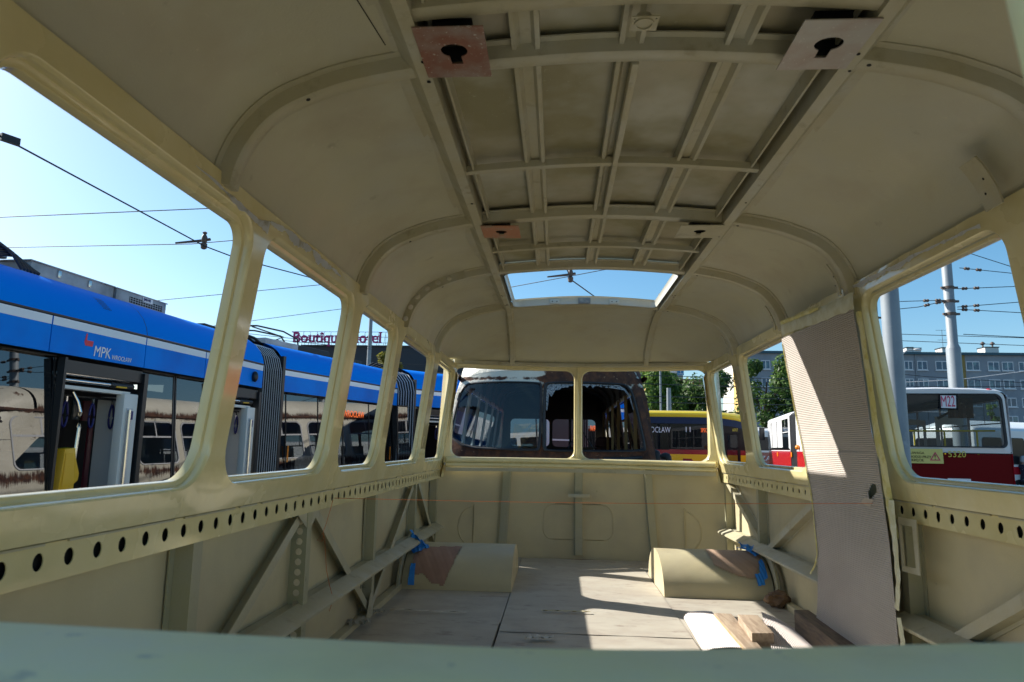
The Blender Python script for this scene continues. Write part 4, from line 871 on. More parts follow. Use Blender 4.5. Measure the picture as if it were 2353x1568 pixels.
# ------------------------------------------------------------------ the rusty old bus behind the rear window
def rust_mat(name, front):
    m = bpy.data.materials.new(name); m.use_nodes = True; nt = m.node_tree; b = nt.nodes['Principled BSDF']; tc = nt.nodes.new('ShaderNodeTexCoord'); sp = nt.nodes.new('ShaderNodeSeparateXYZ')
    nt.links.new(tc.outputs['Object'], sp.inputs[0])
    def noise(sc, det=6, vec=None):
        n = nd(nt, 'ShaderNodeTexNoise', Scale=sc, Detail=det, Roughness=.65)
        if vec: mp = nt.nodes.new('ShaderNodeMapping'); mp.inputs['Scale'].default_value = vec; nt.links.new(tc.outputs['Object'], mp.inputs[0]); nt.links.new(mp.outputs[0], n.inputs['Vector'])
        else: nt.links.new(tc.outputs['Object'], n.inputs['Vector'])
        return n.outputs[0]
    def mrange(src, a, b_, c=0, d=1):
        r = nd(nt, 'ShaderNodeMapRange'); r.inputs[1].default_value = a; r.inputs[2].default_value = b_; r.inputs[3].default_value = c; r.inputs[4].default_value = d; nt.links.new(src, r.inputs[0]); return r.outputs[0]
    def math_(op, a, b_):
        x = nd(nt, 'ShaderNodeMath', operation=op)
        for i, q in enumerate((a, b_)):
            if isinstance(q, (int, float)): x.inputs[i].default_value = q
            else: nt.links.new(q, x.inputs[i])
        return x.outputs[0]
    n1 = noise(4.5 if front else 3.0)
    if front:
        f = math_('ADD', mrange(sp.outputs[0], -.46, -.28, 0, .30), mrange(sp.outputs[2], .12, -.02, 0, .42))
        f = math_('ADD', f, mrange(math_('ABSOLUTE', math_('SUBTRACT', sp.outputs[2], .80), 0), .04, .01, 0, .20)); f = math_('ADD', f, mrange(sp.outputs[2], .35, .1, 0, .12))
        mask = mrange(math_('ADD', n1, f), .60, .68)
    else:
        st = noise(6, 5, (7, 7, .7)); band = math_('ADD', mrange(math_('ABSOLUTE', math_('SUBTRACT', sp.outputs[2], .84), 0), .12, .0, 0, .30), mrange(math_('ABSOLUTE', math_('SUBTRACT', sp.outputs[2], -.14), 0), .14, .0, 0, .28))
        mask = mrange(math_('ADD', math_('MULTIPLY', math_('ADD', n1, st), .5), band), .60, .72)
    def mixc(f, a, b_):
        x = nt.nodes.new('ShaderNodeMix'); x.data_type = 'RGBA'; nt.links.new(f, x.inputs[0])
        for i, q in ((6, a), (7, b_)):
            if isinstance(q, tuple): x.inputs[i].default_value = (*q, 1)
            else: nt.links.new(q, x.inputs[i])
        return x.outputs[2]
    cream = mixc(mrange(noise(1.6), .4, .65), (.70, .665, .55), (.60, .56, .45)); rust = mixc(mrange(noise(11), .42, .62), (.055, .024, .016), (.13, .05, .022)); rust = mixc(mrange(noise(26), .64, .68), rust, (.36, .22, .12))
    nt.links.new(mixc(mask, cream, rust), b.inputs['Base Color']); nt.links.new(mrange(mask, 0, 1, .38, .85), b.inputs['Roughness'])
    bp = nd(nt, 'ShaderNodeBump', Strength=.7, Distance=.01); nt.links.new(math_('ADD', math_('MULTIPLY', mask, -.4), noise(30)), bp.inputs['Height']); nt.links.new(bp.outputs[0], b.inputs['Normal']); MATS[name] = m
rust_mat('rust front', True); rust_mat('rust side', False)
mat('rusty metal', (.085, .036, .022), .8, var=[((.15, .06, .025), 12, .45, .65, 5), ((.04, .02, .015), 5, .5, .7, 4), ((.40, .33, .22), 9, .68, .72, 5)], bump=[(30, .006)])
mat('old interior', (.030, .024, .020), .8, var=[((.055, .04, .025), 4, .45, .7, 4)]); mat('yellow wood', (.20, .12, .035), .7); mat('seat red', (.035, .006, .008), .6); mat('tyre', (.012, .012, .013), .8)
glass('windscreen', (.03, .045, .06), .10, 0.0, 1.6, dirt=(3, .02, .07)); glass('crazed glass', (.42, .46, .50), .6, .25, 1.5, dirt=(60, .3, .95))
def milky(name, c, op):
    m = bpy.data.materials.new(name); m.use_nodes = True; nt = m.node_tree; nt.nodes.clear(); out = nt.nodes.new('ShaderNodeOutputMaterial'); t = nt.nodes.new('ShaderNodeBsdfTransparent'); t.inputs[0].default_value = (.8, .88, .9, 1)
    l = nt.nodes.new('ShaderNodeBsdfTranslucent'); l.inputs[0].default_value = (*c, 1); gl = nt.nodes.new('ShaderNodeBsdfGlossy'); gl.inputs['Roughness'].default_value = .02; a = nt.nodes.new('ShaderNodeMixShader'); a.inputs[0].default_value = op; b = nt.nodes.new('ShaderNodeMixShader'); fr = nt.nodes.new('ShaderNodeFresnel'); fr.inputs[0].default_value = 1.5
    nt.links.new(t.outputs[0], a.inputs[1]); nt.links.new(l.outputs[0], a.inputs[2]); nt.links.new(fr.outputs[0], b.inputs[0]); nt.links.new(a.outputs[0], b.inputs[1]); nt.links.new(gl.outputs[0], b.inputs[2]); nt.links.new(b.outputs[0], out.inputs[0]); MATS[name] = m
milky('dirty pane', (.55, .66, .70), .5)
XC, RY0, RY1, HW = -.275, 8.0, 15.7, 1.255
rb = thing('derelict_bus', (XC, 11.8, GZ), 'derelict cream bus eaten by rust, one windscreen pane gone, seen through the rear window', 'bus')
def rx(z): return HW-.0*z if z < -.05 else HW-.13*(z+.05)-.05*(max(0, z-.6))**1.5
def rf_y(u, z): return RY0+.30*(abs(u)/HW)**2.6+(.10*(z) if z > 0 else 0)
fr_ = lambda u, v, d: V((XC+u*(rx(v)/HW), rf_y(u, v)+d, v))
def fwin(s):
    if s < 0: return [(-1.245, -.02), (-.16, -.05), (-.11, -.02), (-.105, .71), (-.15, .75), (-1.05, .755), (-1.15, .71), (-1.20, .60)]
    return [(-.07, -.02), (-.02, -.05), (1.10, -.035), (1.135, .01), (1.07, .65), (1.0, .735), (.92, .755), (-.02, .755), (-.07, .71)]
def smooth2(P, n=4):
    for _ in range(n-2):
        Q = []
        for i in range(len(P)):
            a, b = P[i], P[(i+1) % len(P)]; Q += [(lerp(a[0], b[0], .22), lerp(a[1], b[1], .22)), (lerp(a[0], b[0], .78), lerp(a[1], b[1], .78))]
        P = Q
    return P
FW = [dense(smooth2(fwin(s)), .09) for s in (-1, 1)]
OUT = [(HW, .40), (HW*1.0, .50), (HW*.995, .60), (HW*.985, .68), (HW*.955, .75), (HW*.91, .805), (HW*.84, .845), (HW*.74, .872), (HW*.55, .89), (HW*.28, .897), (0, .90)]
OUT = OUT+[(-x, z) for x, z in reversed(OUT[:-1])]
m = MB(); m.plate([(-HW, .40-.1*k) for k in range(1, 18)]+[(-HW+.1*k, -1.35) for k in range(25)]+[(HW, -1.3+.1*k) for k in range(17)]+OUT, FW, fr_); m.build('front_wall', 'rust front', rb, 50)
for i, s in enumerate((-1, 1)):
    m = MB(); c = (sum(p[0] for p in FW[i])/len(FW[i]), sum(p[1] for p in FW[i])/len(FW[i]))
    L = []
    for o, d in ((1.03, 0), (1.025, -.02), (.995, -.022), (.97, -.008), (.965, .01)): L.append([fr_(c[0]+(p[0]-c[0])*o, c[1]+(p[1]-c[1])*o, d) for p in FW[i]])
    m.loft(L); ru = m.build('window_rubber', 'rubber', rb, 50)
    if s < 0: m = MB(); m.plate([(c[0]+(p[0]-c[0])*.97, c[1]+(p[1]-c[1])*.97) for p in FW[0]], [], lambda u, v, d: fr_(u, v, .0)); m.build('windscreen_pane', 'windscreen', rb, 0)
    else:
        random.seed(31); top = [(-.045, .42), (-.05, .60), (-.04, .70), (.0, .735), (.5, .742), (.90, .738), (.97, .70), (1.03, .62), (1.055, .45)]
        inner = [(1.04, .45), (1.012, .60), (.955, .68)]
        for k in range(34): f = k/33; x = lerp(.93, .10, f); inner.append((x, .728-(.006+.034*random.random()**2)-(.03 if f > .9 else 0)))
        inner += [(.07, .66), (.02, .58), (-.01, .62), (-.02, .5), (-.03, .42)]
        m = MB(); m.plate(top+inner, [], lambda u, v, d: fr_(u, v, .004)); m.build('broken_glass', 'crazed glass', rb, 0)
# front dome and roof
def rprof(n=24):
    return [(HW*.925*math.copysign(abs(cos(a))**.62, cos(a)), .84+.44*sin(a)**.75) for a in [pi*k/n for k in range(n+1)]]
RP = rprof()
RQ = [(rx(.40), .40), (rx(.62), .62)]+RP+[(-rx(.62), .62), (-rx(.40), .40)]
def resample(P, n):
    L = [0]
    for a, b in zip(P, P[1:]): L.append(L[-1]+hypot(b[0]-a[0], b[1]-a[1]))
    out = []
    for k in range(n+1):
        d = L[-1]*k/n; j = next((q for q in range(len(P)-1) if L[q+1] >= d-1e-9), len(P)-2); t = (d-L[j])/max(1e-9, L[j+1]-L[j]); out.append((lerp(P[j][0], P[j+1][0], t), lerp(P[j][1], P[j+1][1], t)))
    return out
QA, QB = resample(OUT, 60), resample(RQ, 60)
def fdome(i, t):
    a = fr_(QA[i][0], QA[i][1], 0); e = V((XC+QB[i][0], RY0+.95, QB[i][1])); 
    return V((lerp(a.x, e.x, sin(t*pi/2)**.8), lerp(a.y, e.y, t**1.25), lerp(a.z, e.z, sin(t*pi/2)**.8)))
m = MB(); m.grid(lambda i, j: fdome(i, j/14), 60, 14); m.build('front_dome', 'rust front', rb, 60)
m = MB(); m.grid(lambda i, j: V((XC+RP[i][0], lerp(RY0+1.0, RY1, j/6), RP[i][1])), len(RP)-1, 6); m.build('roof', 'rust side', rb, 60)
m = MB(); m.grid(lambda i, j: V((XC+RP[i][0]*.965, lerp(RY0+.9, RY1, j/6), RP[i][1]-.03)), len(RP)-1, 6); m.build('ceiling', 'old interior', rb, 60)
for k in range(7):
    y = RY0+1.0+1.05*k; m = MB(); m.sweep([(XC+u*.95, y, z-.045) for u, z in RP], [(-.02, 0), (.02, 0), (.02, .03), (-.02, .03)], (0, 1, 0)); m.build('roof_hoop', 'old interior', rb, 30)
RW = [(8.55+1.16*k, 9.57+1.16*k) for k in range(6)]
for s in (-1, 1):
    sf = lambda u, v, d: V((XC+s*(rx(v)+d), u, v)); sf2 = sf
    fy = lambda z: rf_y(HW, z)
    m = MB(); m.plate([(fy(-1.3), -1.35)]+[(8.4+.4*k, -1.35) for k in range(18)]+[(RY1, -1.35), (RY1, .84), (RY0+.95, .84), (RY0+.95, .40), (fy(.39), .39), (fy(-.1), -.1)], [rrect(a, b, -.04, .74, .13, .11, 7) for a, b in RW], sf); sw = m.build('side_wall', 'rust side', rb, 50)
    m = MB(); m.loft([[sf(y, z, d) for y in (8.3, 10, 12, 14, RY1)] for z, d in ((.80, .002), (.815, .03), (.84, .035), (.86, .0))], False); m.build('drip_rail', 'rusty metal', sw, 50)
    for k, (a, b) in enumerate(RW):
        h = rrect(a+.008, b-.008, -.032, .732, .125, .105, 7)
        m = MB(); m.loft([[sf(u, v, d) for u, v in [((a+b)/2+(p[0]-(a+b)/2)*o, .35+(p[1]-.35)*o) for p in h]] for o, d in ((1.012, .004), (1.0, .010), (.955, .004), (.95, -.02))]); wf = m.build('window', 'pale grey' if s < 0 else 'rusty metal', rb, 50)
        m = MB(); m.add([sf(u, v, .003+d) for u, v, d in ((a+.04, .44, 0), (b-.04, .44, 0), (b-.04, .47, 0), (a+.04, .47, 0))], [(0, 1, 2, 3)]); mid = (a+b)/2; m.add([sf(mid-.015, .46, .003), sf(mid+.015, .46, .003), sf(mid+.015, .72, .003), sf(mid-.015, .72, .003)], [(0, 1, 2, 3)]); m.build('window_bar', 'pale grey' if s < 0 else 'old interior', wf, 0)
        if s < 0 or k in (1, 3, 4): m = MB(); m.plate(h, [], lambda u, v, d: sf(u, v, -.008)); m.build('pane', 'dirty pane', wf, 0)
        if s > 0: m = MB(); [m.box(XC+1.02, XC+1.06, a-.09+o, a-.05+o, -.9, .72) for o in (0,)]; m.build('wall_lath', 'yellow wood', rb, 0)
    m = MB(); m.plate([(8.3, -.92), (RY1, -.92), (RY1, -.06), (8.3, -.06)], [], lambda u, v, d: V((XC+s*(rx(v)-.05), u, v))); m.build('inner_panel', 'old interior', rb, 0)
    for wy in (9.6, 14.0):
        m = MB(); m.lathe([(.30, 0), (.47, .02), (.50, .06), (.50, .18), (.46, .22), (.2, .22)], (XC+s*(HW-.26), wy, GZ+.50), 24, (s, 0, 0)); wh = m.build('wheel', 'tyre', rb, 40)
        m = MB(); m.lathe([(.10, .0), (.28, .01), (.29, .03), (.05, .05)], (XC+s*(HW-.05), wy, GZ+.50), 18, (s, 0, 0)); m.build('rim', 'rusty metal', wh, 40)
m = MB(); m.box(XC-HW+.02, XC+HW-.02, RY0+.35, RY1, -1.0, -.93); m.build('bus_floor', 'old interior', rb)
m = MB(); m.plate(dense([(-1.19, -1.35), (1.19, -1.35), (1.16, .84)]+RP[1:-1]+[(-1.16, .84)], .3), [rrect(-.98, -.09, .0, .62, .10), rrect(-.02, .95, .0, .62, .10)], lambda u, v, d: V((XC+u, RY1+d, v)), .03); m.build('rear_wall', 'old interior', rb, 30)
seat = MB(); c = aty(1390, 1010, 13.2); c = V((c.x, 13.2, 0))
seat.plate([(-.21, -.42), (.21, -.42), (.215, -.1), (.17, .16), (.12, .20), (-.12, .20), (-.17, .16), (-.215, -.1)], [], lambda u, v, d: c+V((u, d, v)), .07); seat.box(c.x-.22, c.x+.22, 12.75, 13.2, -.52, -.42); ob = seat.build('seat', 'seat red', rb, 30, .02)
m = MB(); m.tube([c+V(p) for p in ((-.2, -.02, -.4), (-.2, -.02, -.02), (-.16, -.02, .02), (.16, -.02, .02), (.2, -.02, -.02), (.2, -.02, -.4))], .012, 6); m.build('seat_tube', 'chrome', ob, 60)
m = MB(); m.tube([aty(1305, 1030, 8.45), aty(1335, 985, 8.6), aty(1362, 1030, 8.7)], .008, 6); m.build('lever', 'rubber', rb, 60)
m = MB(); m.tube([fr_(.62, -.13, -.03), fr_(.85, -.125, -.03), fr_(1.08, -.11, -.02)], .018, 8); m.build('grab_rail', 'rubber', rb, 60)
m = MB(); a, b = aty(1464, 893, 8.18), aty(1502, 1060, 8.12); m.sweep([a, b, b+(b-a)*1.2], [(-.035, -.02), (.03, -.02), (.03, .02), (-.035, .02)], (0, 1, 0)); m.build('open_door', 'rusty metal', rb, 30, .006)
for px, py in ((1444, 872), (1034, 893)):
    m = MB(); c = aty(px, py, 8.32); m.ball(c, .045, 6, (1, 1, .8)); m.tube([c, c+V((.07 if px > 1200 else -.02, .05, -.06))], .015, 6); m.build('marker_lamp', 'rubber', rb, 60)
# ------------------------------------------------------------------ other vehicles in the yard
mat('bus yellow', (.70, .52, .008), .28, coat=.4); mat('bus navy', (.008, .022, .065), .3, spec=.2); mat('bus maroon', (.17, .008, .014), .25, coat=.4); mat('bus red', (.46, .010, .022), .25, coat=.5); mat('bus white', (.74, .74, .74), .3, coat=.3); mat('bus deep red', (.14, .002, .004), .3, spec=.08)
mat('sign yellow', (.66, .56, .16), .5); mat('sign black', (.008, .008, .009), .4, spec=.15); mat('number yellow', (.62, .52, .06), .5); mat('plate white', (.72, .72, .75), .4); mat('sign red', (.55, .03, .10), .5); mat('rail yellow', (.72, .48, .01), .35); mat('amber', (.75, .22, .01), .3); mat('cream inside', (.50, .47, .40), .6); mat('dark blue', (.012, .022, .06), .5)
glass('bus glass', (.006, .008, .011), .85, 0, 1.30); glass('see-through glass', (.015, .022, .035), .30, 0, 1.3)
def frame_(P, heading):
    """local frame: u along the vehicle (heading clockwise from +y), w to its right, z up"""
    D = V((sin(heading), cos(heading), 0)); N = V((cos(heading), -sin(heading), 0)); P = V((P[0], P[1], 0))
    return lambda u, w, z: P+D*u+N*w+V((0, 0, z))
def bus_hull(F, par, L, hw, zs, mats, zr, crown=.12, front_cut=0.0):
    """walls as stacked bands (zs with one material per band), rounded roof edge, crowned roof"""
    for (a, b), mt, nm in zip(zip(zs, zs[1:]), mats, ('lower_body', 'waist_band', 'window_band', 'upper_band', 'cant_band')):
        m = MB(); rr = .10
        ring = [(rr, -hw), (L-rr, -hw), (L-.03, -hw+.03), (L, -hw+rr), (L, hw-rr), (L-.03, hw-.03), (L-rr, hw), (rr, hw), (.03, hw-.03), (0, hw-rr), (0, -hw+rr), (.03, -hw+.03)]
        m.loft([[F(u, w, z) for u, w in ring] for z in (a, b)]); m.build(nm, mt, par, 40)
    m = MB(); RPF = [(-hw, 0), (-hw+.02, .05), (-hw+.07, .10), (-hw+.16, .135), (-hw+.4, .165), (0, .165+crown), (hw-.4, .165), (hw-.16, .135), (hw-.07, .10), (hw-.02, .05), (hw, 0)]
    m.loft([[F(lerp(L/2, u, k), w*kk, zs[-1]+z*kz) for w, z in RPF] for u, k, kk, kz in ((0, 1, .97, .0), (0, .992, .985, .55), (0, .97, 1, .95), (0, .9, 1, 1), (L, .9, 1, 1), (L, .97, 1, .95), (L, .992, .985, .55), (L, 1, .97, 0))], False); m.build('roof', zr, par, 50)
def bpane(F, par, side, hw, u0, u1, z0, z1, mt='bus glass', r=.05, rub='rubber', off=.012):
    P = rrect(u0, u1, z0, z1, r, None, 4); c = ((u0+u1)/2, (z0+z1)/2)
    m = MB(); m.plate(P, [], lambda u, v, d: F(u, side*(hw+off), v)); g = m.build('window', mt, par, 0)
    m = MB(); m.loft([[F(c[0]+(u-c[0])*o+(.02 if o > 1 else 0)*(1 if u > c[0] else -1), side*(hw+d), c[1]+(v-c[1])+((.02 if o > 1 else 0)*(1 if v > c[1] else -1))) for u, v in P] for o, d in ((1.0001, .002), (1.0001, off+.006), (1.0, off+.006), (1.0, off-.002))]); m.build('window_rubber', rub, g, 0); return g
def wheels(F, par, hw, us):
    for u in us:
        for s in (-1, 1):
            m = MB(); c = F(u, s*(hw-.20), GZ+.48); ax = F(0, s, 0)-F(0, 0, 0); m.lathe([(.28, .0), (.45, .01), (.48, .05), (.48, .17), (.44, .21), (.28, .20)], c, 22, ax); w_ = m.build('wheel', 'tyre', par, 40)
            m = MB(); m.lathe([(.05, .14), (.24, .12), (.28, .18), (.28, .2)], c, 16, ax); m.build('rim', 'pale grey', w_, 40)
# yellow and navy electric bus
yb = thing('city_bus', (2, 27.5, GZ), 'modern bus with yellow roof edge and dark glass sides, orange destination display', 'bus')
HY = radians(91.5); _fy = frame_((-5.0, 28.2), HY); FY = lambda u, w, z: _fy(u, -w, z); hwY = 1.27; LY = 12.05
bus_hull(FY, yb, LY, hwY, [-1.40, -.62, -.20, -.02, .96, 1.20], ['bus yellow', 'bus yellow', 'bus maroon', 'sign black', 'bus navy'], 'bus yellow', .10)
m = MB(); q = [(-hwY-.012, .93), (-hwY-.03, 1.28), (-hwY-.02, 1.36), (-hwY+.08, 1.44), (-hwY+.35, 1.47)]
UU = [(0, 1), (10.2, 1), (10.7, .985), (11.2, .93), (11.6, .84), (11.9, .72), (12.12, .5)]
m.loft([[FY(u, -hwY-.02-(.0 if k == 1 else .01)+.02, 1.21-(1-k)*.62)]+[FY(u, w+(.02 if w > -1.2 else -.006), z-(1-k)*.62) for w, z in q[1:]] for u, k in UU], False); m.build('roof_fairing', 'bus yellow', yb, 50)
m = MB(); m.loft([[FY(u, -hwY-.010, z0-(1-k)*.62) for z0 in (.95, 1.21)] for u, k in UU], False); m.build('navy_band', 'bus navy', yb, 0)
for a, b in ((3.2, 5.0), (5.03, 7.6), (7.63, 9.1), (9.13, 10.55)): bpane(FY, yb, -1, hwY, a, b, -.02 if a < 9 else .0, .94, 'bus glass', .03, 'sign black', .006)
for a, b in ((10.72, 11.16), (11.26, 11.66)): bpane(FY, yb, -1, hwY, a, b, -1.1, .56, 'see-through glass', .04, 'sign black', .014)
m = MB(); m.plate([(10.62, -1.2), (11.76, -1.2), (11.76, .64), (10.62, .64)], [rrect(10.73, 11.15, -1.1, .55, .04), rrect(11.27, 11.65, -1.1, .55, .04)], lambda u, v, d: FY(u, -hwY-.010, v)); m.build('door', 'sign black', yb, 0)
m = MB(); m.plate([(9.6, -.62), (9.98, -.62), (10.0, -.44), (9.94, -.36), (9.62, -.36)], [], lambda u, v, d: FY(u, -hwY-.012+d, v), .02); m.build('charge_flap', 'bus maroon', yb, 0)
def bl(body, px, py, ypl, size, mt, par, dirx=(1, 0, 0), sx=1.0, **k): c = aty(px, py, ypl); return text(body, 'lettering', mt, par, c, dirx, (0, 0, 1), size, sx, .002, **k)
dY = FY(1, 0, 0)-FY(0, 0, 0)
def on_plane(F, w, px, py):
    o = F(0, w, 0); n = F(0, 1, 0)-F(0, 0, 0); d = ray(px, py); return CAM+d*((o-CAM).dot(n)/d.dot(n))
text('WROCŁAW', 'lettering', 'plate white', yb, on_plane(FY, -hwY-.02, 1474, 993.5), dY, (0, 0, 1), .31, .66, .002)
text('SPECJALNY', 'display_text', 'led orange', yb, on_plane(FY, -hwY-.02, 1610.5, 993.5), dY, (0, 0, 1), .22, .50, .002)
text('6007', 'lettering', 'number yellow', yb, on_plane(FY, -hwY-.02, 1683, 991.5), dY, (0, 0, 1), .155, .68, .002)
m = MB()
for px in (1576, 1585): c = on_plane(FY, -hwY-.016, px, 993); m.box(c.x, c.x+.03, c.y-.004, c.y, c.z, c.z+.19)
m.build('pictogram', 'plate white', yb, 0)
wheels(FY, yb, hwY, (2.4, 9.2))
m = MB(); m.loft([[FY(12.08, s*1.2, z) for s in (-1, -.5, 0, .5, 1)] for z in (-.1, .8)], False); m.build('windscreen', 'bus glass', yb, 40)
m = MB(); m.tube([FY(12.05, -1.32, .70), FY(12.35, -1.40, .66), FY(12.42, -1.42, .30), FY(12.40, -1.42, -.05)], .055, 8); m.build('mirror', 'sign black', yb, 60)
m = MB(); a = on_plane(FY, -hwY+.5, 1572, 948); m.tube([a, a+V((.3, 0, .03)), a+V((.75, 0, .02)), a+V((1.0, 0, .07))], .03, 6); m.build('roof_aerial', 'bus red', yb, 60)
# white bus with a maroon skirt, further back
wb = thing('vintage_bus', (12.2, 39, GZ), 'white coach with maroon skirt and white capital letters, half hidden behind the red bus', 'bus')
_fw2 = frame_((7.2, 38.2), radians(90)); FW_ = lambda u, w, z: _fw2(u, -w, z); bus_hull(FW_, wb, 8.0, 1.2, [-1.4, -.10, -.04, .78, .95], ['bus maroon', 'bus white', 'bus white', 'bus white'], 'bus white', .12)
for k in range(8): bpane(FW_, wb, -1, 1.2, .25+.96*k, 1.08+.96*k, .02, .68, 'bus glass', .12, 'rubber')
text('KLIMATYZACJA', 'lettering', 'plate white', wb, FW_(1.55, -1.215, -.52), (1, 0, 0), (0, 0, 1), .34, 1.22, .002); wheels(FW_, wb, 1.2, (1.8, 6.2))
# long red articulated bus
ab = thing('articulated_bus', (7.6, 18, GZ), 'long red and white articulated bus numbered 5320 with M22 route board in its rear window', 'bus')
HA = radians(8.2); FA = frame_((6.78, 13.08), HA); hwA = 1.165
P0 = lambda u, w, z: FA(u, w, z)
def ashell(F, L, rear_open):
    m = MB(); m.loft([[F(u, s, z) for z in (-1.4, .02)] for u, s in ((0, -hwA), (L, -hwA))], False); m.loft([[F(u, s, z) for z in (-1.4, .02)] for u, s in ((0, hwA), (L, hwA))], False); m.build('lower_body', 'bus red', ab, 0)
    Rf = [(-hwA, 1.04), (-hwA+.015, 1.10), (-hwA+.06, 1.145), (-hwA+.16, 1.175), (-.6, 1.20), (0, 1.215), (.6, 1.20), (hwA-.16, 1.175), (hwA-.06, 1.145), (hwA-.015, 1.10), (hwA, 1.04)]
    m = MB(); m.loft([[F(u, w*(1 if u > .05 else .985), z-(.03 if u < .05 else 0)) for w, z in Rf] for u in (.0, .08, L/2, L)], False); m.build('roof', 'bus white', ab, 50)
    m = MB(); m.loft([[F(u, w*.985, z-.03) for w, z in Rf] for u in (.02, L)], False); m.build('ceiling', 'dark blue', ab, 50)
    m = MB(); m.loft([[F(u, w, -.75) for w in (-hwA+.01, hwA-.01)] for u in (.02, L)], False); m.build('bus_floor', 'inner dark', ab, 0)
    for s in (-1, 1):
        n = int(L/1.42); hs = [rrect(.35+1.4*k, 1.62+1.4*k, .10, .98, .05) for k in range(n)]
        m = MB(); m.plate([(0, .02), (L, .02), (L, 1.07), (0, 1.07)], hs, lambda u, v, d: F(u, s*hwA, v)); m.build('side_frame', 'bus white', ab, 0)
        for k in range(n):
            m = MB(); m.plate(rrect(.34+1.4*k, 1.63+1.4*k, .09, .99, .05), [], lambda u, v, d: F(u, s*(hwA-.006), v)); g = m.build('window', 'see-through glass' if rear_open else 'bus glass', ab, 0)
            m = MB(); a, b = .35+1.4*k, 1.62+1.4*k
            for q in ((a, b, .56, .585), ((a+b)/2-.012, (a+b)/2+.012, .585, .98)): m.add([F(q[0], s*(hwA+.008), q[2]), F(q[1], s*(hwA+.008), q[2]), F(q[1], s*(hwA+.008), q[3]), F(q[0], s*(hwA+.008), q[3])], [(0, 1, 2, 3)])
            m.build('window_bar', 'pale grey', g, 0)
        m = MB(); m.loft([[F(u, s*(hwA+.006), z) for z in (-.01, .015)] for u in (0, L)], False); m.build('waist_line', 'pale grey', ab, 0)
ashell(FA, 7.0, True)
FB = frame_(tuple(FA(7.9, 0, 0))[:2], radians(10.5)); ashell(FB, 5.7, False)
m = MB(); m.loft([[FA(7.0+.05*k, w*(1 if k % 2 else .94), z) for w, z in ((-hwA, -1.3), (-hwA, 1.05), (-hwA+.2, 1.2), (hwA-.2, 1.2), (hwA, 1.05), (hwA, -1.3))] for k in range(19)], False); m.build('bellows', 'rubber', ab, 0)
m = MB(); m.plate([(-hwA, -1.4), (hwA, -1.4), (hwA, 1.1), (-hwA, 1.1)], [], lambda u, v, d: FB(5.7, u, v)); m.build('front_wall', 'bus white', ab, 0)
# its rear face
def rear_a(u, v, d=0): return FA(-.02+d+.05*(abs(u)/hwA)**6, u*(1-.030*max(0, v)), v)
RWa = rrect(-1.09, 1.095, .125, 1.085, .13, .10, 7)
m = MB(); m.plate([(-hwA, .02), (hwA, .02), (hwA, 1.02), (hwA-.02, 1.08), (hwA-.07, 1.125), (hwA-.17, 1.15), (.6, 1.17), (0, 1.18), (-.6, 1.17), (-hwA+.17, 1.15), (-hwA+.07, 1.125), (-hwA+.02, 1.08), (-hwA, 1.02)], [RWa], rear_a); m.build('rear_wall', 'bus white', ab, 0)
m = MB(); m.plate([(-hwA, -1.4), (hwA, -1.4), (hwA, -.01), (-hwA, -.01)], [], rear_a); rl_ = m.build('rear_panel', 'bus deep red', ab, 0)
for z0, z1, mt in ((.006, .020, 'sign black'), (.030, .045, 'sign black')): m = MB(); m.plate([(-hwA, z0), (hwA, z0), (hwA, z1), (-hwA, z1)], [], lambda u, v, d: rear_a(u, v, -.003)); m.build('trim_strip', mt, ab, 0)
m = MB(); c = (-.0025, .605); m.loft([[rear_a(c[0]+(u-c[0])*o, c[1]+(v-c[1])*o, d) for u, v in RWa] for o, d in ((1.022, -.002), (1.015, -.02), (.98, -.016), (.97, .01))]); m.build('window_rubber', 'rubber', ab, 50)
m = MB(); m.plate(RWa, [], lambda u, v, d: rear_a(u, v, .004)); m.build('rear_window', 'see-through glass', ab, 0)
def ra(px, py, off=-.012):
    o = FA(-.02+off, 0, 0); n = FA(1, 0, 0)-FA(0, 0, 0); d = ray(px, py); return CAM+d*((o-CAM).dot(n)/d.dot(n))
RX = FA(0, 1, 0)-FA(0, 0, 0)
def rquad(pts, off, nm, mt, par=ab): m = MB(); m.add([ra(px, py, off) for px, py in pts], [tuple(range(len(pts)))]); return m.build(nm, mt, par, 0)
rb_ = rquad([(2157, 906), (2201, 906), (2201, 942), (2159, 941)], -.004, 'route_board', 'sign black'); rquad([(2161, 909), (2196.5, 909.5), (2197.5, 938.5), (2163, 937.5)], -.007, 'board_face', 'plate white', rb_)
text('M22', 'lettering', 'sign red', rb_, ra(2162.5, 934.5, -.010), RX, (0, 0, 1), .285, .475, .001)
sg = rquad([(2050, 1030.5), (2166, 1032), (2169, 1066), (2050, 1064)], -.006, 'warning_sign', 'sign yellow')
for body, px, py in (('UWAGA', 2091.5, 1043.5), ('ZACHODZI PRZY', 2073, 1052), ('SKRĘCIE', 2091, 1060)): text(body, 'lettering', 'sign black', sg, ra(px, py, -.009), RX, (0, 0, 1), .062, 1.0, .001)
m = MB(); T3_ = [ra(px, py, -.010) for px, py in ((2137, 1058.5), (2162, 1059), (2149, 1038.5))]; T4 = [ra(px, py, -.010) for px, py in ((2141, 1056.5), (2158, 1057), (2149, 1042.5))]; m.loft([T3_, T4]); m.build('triangle', 'sign red', sg, 0)
text('!', 'lettering', 'sign black', sg, ra(2147, 1056, -.011), RX, (0, 0, 1), .13, 1.0, .001)
text('5320', 'lettering', 'number yellow', ab, ra(2178.5, 1050.5, -.006), RX, (0, 0, 1), .158, .95, .001)
rquad([(2178, 1099.5), (2231, 1101), (2232, 1107), (2178, 1106)], -.01, 'number_plate', 'plate white')
